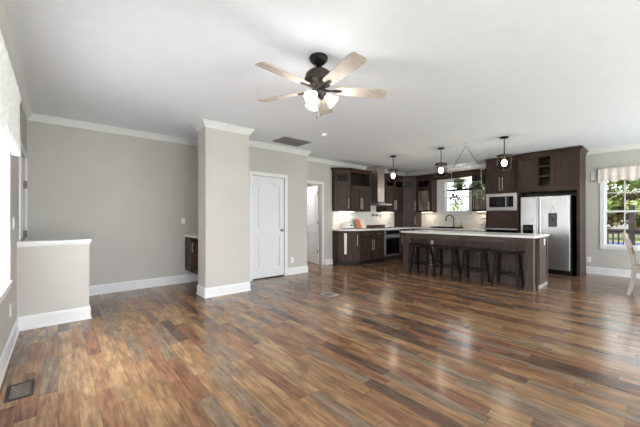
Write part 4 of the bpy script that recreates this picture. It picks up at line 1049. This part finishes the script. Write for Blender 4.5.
def valance(name, f, W, zt, zb, label, m, amp, waves, scallop, header=0.05, n0=0.03, seed=2):
    """gathered cloth on a rod: wavy sheet with thickness, ruffled header and scalloped hem"""
    rnd = random.Random(seed); r = thing(name, label, 'curtain', f.p(W / 2, zt)); K = waves * 8; R = 8; vs = []; fs = []
    ph = [rnd.uniform(-0.6, 0.6) for _ in range(waves + 1)]
    for j in range(R + 1):
        t = j / R
        for i in range(K + 1):
            u = W * i / K; zz = zt + (zb - zt) * t
            a = amp * (0.55 + 0.45 * t) * math.sin(2 * PI * i / 8 + ph[i // 8 if i // 8 <= waves else waves])
            zz += (scallop * math.cos(2 * PI * i / 16) if j == R else 0) + (0.015 * math.sin(i * 1.9) if j == 0 else 0)
            vs.append(f.p(u, zz, n0 + amp + a + (0.012 if j == 1 else 0)))
    m0 = len(vs); vs += [Vector(v) - f.n * 0.004 for v in vs]; q = K + 1
    for j in range(R):
        for i in range(K):
            a = j * q + i; fs.append((a, a + 1, a + q + 1, a + q)); fs.append((m0 + a, m0 + a + q, m0 + a + q + 1, m0 + a + 1))
    for j in range(R):
        for i in (0, K): a = j * q + i; fs.append((a, a + q, m0 + a + q, m0 + a))
    for i in range(K):
        for j in (0, R): a = j * q + i; fs.append((a, a + 1, m0 + a + 1, m0 + a))
    MB().add(vs, fs, True).build('cloth', m, r)
    b = MB(); z = zt - 0.05; b.tube([f.p(0.01, z, 0.004), f.p(0.01, z, n0 - 0.004), f.p(W - 0.01, z, n0 - 0.004), f.p(W - 0.01, z, 0.004)], 0.005, 8); b.build('rod', M['plastic'], r)
    return r
valance('window_valance', Fr((XL, 2.2, 0), (0, 1, 0), (1, 0, 0)), 1.58, 2.345, 1.78, 'white ruffled lace valance over the left blinds', M['lace'], 0.026, 20, 0.016, n0=0.038)
valance('window_valance', Fr((XR, -0.22, 0), (0, 1, 0), (-1, 0, 0)), 1.15, 2.27, 1.98, 'cream cotton valance over the dining window', M['cream'], 0.008, 9, 0.02, n0=0.05)
r = thing('grey_wall_box', 'pale grey box on the wall at left of the cream valance', 'door chime', (XR, 1.0, 2.1))  # thin plain grey box on the wall, purpose unknown
MB().box(XR - 0.014, XR - 0.001, 0.955, 1.05, 1.98, 2.22).build('body', noisy(mat('box_grey', lin(186, 183, 178), 0.6), lin(206, 203, 198), lin(212, 209, 204), nscale=5), r, bevel=0.006)
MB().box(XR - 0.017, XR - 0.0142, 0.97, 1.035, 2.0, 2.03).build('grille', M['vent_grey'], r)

# ---------------------------------------------------------------- dining chair and table at the right edge
CX, CY = 7.0, 0.36
r = thing('dining_chair', 'whitewashed wooden dining chair by the right window', 'chair', (CX, CY, 0))
def limb(pts, w_, t_, name):
    b = MB()
    for (y0, z0), (y1, z1) in zip(pts, pts[1:]):
        b.hexa([(w_[0], y0 - t_, z0), (w_[1], y0 - t_, z0), (w_[1], y0 + t_, z0), (w_[0], y0 + t_, z0), (w_[0], y1 - t_, z1), (w_[1], y1 - t_, z1), (w_[1], y1 + t_, z1), (w_[0], y1 + t_, z1)])
    return b.build(name, M['grey_wood'], r)
back = [(CY + 0.005, 0.0), (CY - 0.035, 0.2), (CY - 0.05, 0.42), (CY - 0.035, 0.6), (CY + 0.02, 0.82), (CY + 0.075, 0.98)]
for sx in (-0.2, 0.2): limb(back, (CX + sx - 0.02, CX + sx + 0.02), 0.022, 'leg')
for sx in (-0.2, 0.2): limb([(CY - 0.44, 0.0), (CY - 0.43, 0.43)], (CX + sx - 0.02, CX + sx + 0.02), 0.02, 'leg')
MB().box(CX - 0.235, CX + 0.235, CY - 0.48, CY - 0.02, 0.43, 0.46).build('seat', M['grey_wood'], r, bevel=0.008)
b = MB()
def rail(z0, z1):
    import bisect
    def yz(z):
        for (ya, za), (yb, zb) in zip(back, back[1:]):
            if za <= z <= zb: return ya + (yb - ya) * (z - za) / (zb - za)
    ya, yb = yz(z0), yz(z1)
    b.hexa([(CX - 0.18, ya - 0.012, z0), (CX + 0.18, ya - 0.012, z0), (CX + 0.18, ya + 0.012, z0), (CX - 0.18, ya + 0.012, z0), (CX - 0.18, yb - 0.012, z1), (CX + 0.18, yb - 0.012, z1), (CX + 0.18, yb + 0.012, z1), (CX - 0.18, yb + 0.012, z1)])
rail(0.88, 0.97); rail(0.72, 0.77); rail(0.58, 0.63); b.build('backrest', M['grey_wood'], r)
b = MB(); b.box(CX - 0.18, CX + 0.18, CY - 0.43, CY - 0.41, 0.36, 0.43); b.box(CX - 0.205, CX - 0.195, CY - 0.41, CY - 0.07, 0.36, 0.43); b.box(CX + 0.195, CX + 0.205, CY - 0.41, CY - 0.07, 0.36, 0.43); b.build('seat_rail', M['grey_wood'], r)
r = thing('dining_table', 'white dining table at the right edge beside the chair', 'table', (7.2, -0.4, 0))
MB().box(6.75, 8.0, -1.0, 0.27, 0.72, 0.755).build('tabletop', M['table_white'], r, bevel=0.006)
MB().box(6.85, 7.9, -0.9, 0.14, 0.63, 0.72).build('apron', M['grey_wood'], r)
for x in (6.87, 7.88):
    for y in (-0.88, 0.12): MB().lathe([(0.0, 0), (0.025, 0), (0.03, 0.1), (0.04, 0.35), (0.028, 0.5), (0.04, 0.56), (0.04, 0.63), (0, 0.63)], (x, y, 0), 14).build('leg', M['grey_wood'], r)

# ================================================================= outdoors
struct(MB().box(-30, 60, -40, 50, -0.9, -0.5).build('ground', M['grass']), 'lawn beyond the house', 'ground')
struct(MB().box(15.5, 29, -9, 8, -0.52, -0.47).build('pond', noisy(mat('pond_water', lin(72, 92, 128), 0.55), lin(62, 82, 118), lin(84, 104, 140), nscale=0.6)), 'blue pond between the deck and the trees', 'pond')
struct(MB().box(XR + 0.13, 11.6, -4, 3.0, -0.2, -0.06).build('deck', M['deck']), 'blue-grey deck outside the dining window', 'deck')
b = MB(); XP = 11.4
r = thing('deck_railing', 'dark wooden deck railing outside the dining window', 'railing', (XP, 0, -0.06))
b = MB(); b.box(XP - 0.05, XP + 0.05, -4, 3.0, 0.86, 0.91); b.box(XP - 0.02, XP + 0.02, -4, 3.0, 0.78, 0.86); b.box(XP - 0.02, XP + 0.02, -4, 3.0, 0.02, 0.09); b.build('rail', M['rail'], r)
for y in (-1.4, 0.55, 2.5): MB().box(XP - 0.06, XP + 0.06, y - 0.06, y + 0.06, -0.06, 1.0 if y != 0.55 else 1.55).build('post', M['rail'], r)
for i in range(40):
    y = -1.3 + i * 0.105
    if min(abs(y - q) for q in (-1.4, 0.55, 2.5)) > 0.08: MB().box(XP - 0.018, XP + 0.018, y - 0.018, y + 0.018, 0.09, 0.78).build('baluster', M['rail'], r)
def tree(x, y, h, cr, label, lm, seed, n=900, crown_z=None, trunk=0.14, lean=0.0, lsz=0.28):
    rnd = random.Random(seed); r = thing('tree', label, 'tree', (x, y, -0.5), 'trees beyond the deck')
    pts = [(x + lean * t, y + 0.25 * math.sin(t * 2 + seed), -0.5 + (h - 0.5) * t) for t in [i / 7 for i in range(8)]]
    b = MB().tube(pts, [trunk * (1 - 0.7 * i / 7) for i in range(8)], 10)
    for k in range(7):
        q = Vector(pts[3 + k % 5]); a = rnd.uniform(0, 2 * PI); b.tube([q, q + Vector((math.cos(a), math.sin(a), 0.6)) * cr * 0.6], [trunk * 0.35, trunk * 0.08], 6)
    b.build('trunk', M['bark'], r)
    lb = MB(); z0 = h * 0.35 if crown_z is None else crown_z
    cl = [(Vector((x + lean + rnd.gauss(0, .45) * cr, y + rnd.gauss(0, .45) * cr, rnd.uniform(z0, h))), rnd.uniform(.25, .5) * cr) for _ in range(16)]
    for k in range(n):
        c, rr = cl[k % 16]; d = Vector((rnd.gauss(0, 1), rnd.gauss(0, 1), rnd.gauss(0, .8))).normalized()
        leaf(lb, c + d * rr * rnd.random() ** .5, Vector((rnd.uniform(-1, 1), rnd.uniform(-1, 1), rnd.uniform(-.8, .4))), Vector((0, 0, 1)), lsz * rnd.uniform(.6, 1.2), lsz * .3)
    lb.build('foliage', lm, r)
rT = random.Random(21)
spots = [(31, 0.3, 7, 2.0, 'slim tree across the pond at the middle of the dining window', 1, 1), (31, 3.1, 7, 2.0, 'green tree across the pond, leftmost in the dining window', 0, 2),
         (32, -1.9, 7.2, 2.2, 'pale leafy tree across the pond at the right edge of the dining window', 1, 3), (37, 1.3, 8.4, 2.4, 'tall green tree in the back row behind the pond', 0, 4),
         (38, -3.6, 8.4, 2.6, 'broad tree in the back row, far right of the pond', 0, 6), (39, 4.4, 8, 2.6, 'broad tree in the back row, far left of the pond', 0, 10),
         (34, 0.5, 3.1, 1.7, 'tan undergrowth bush on the far bank, middle of the dining window', 2, 11), (34, 3.4, 3.3, 1.7, 'tan undergrowth bush on the far bank, left in the dining window', 2, 12),
         (34, -2.5, 3.0, 1.7, 'tan undergrowth bush on the far bank, right in the dining window', 2, 13), (12.9, 5.75, 2.25, 1.0, 'low dark shrub outside the kitchen window', 0, 7)]
for x, y, h, cr, lab, pale, sd in spots:
    tree(x, y, h, cr, lab, M[('foliage', 'foliage_pale', 'undergrowth')[pale]], sd, n=900 if x < 21 else 2200, crown_z=(-0.2 if h < 4 else 1.9), lsz=0.14 if x < 21 else 0.42, trunk=0.17 if x > 15 else 0.05)
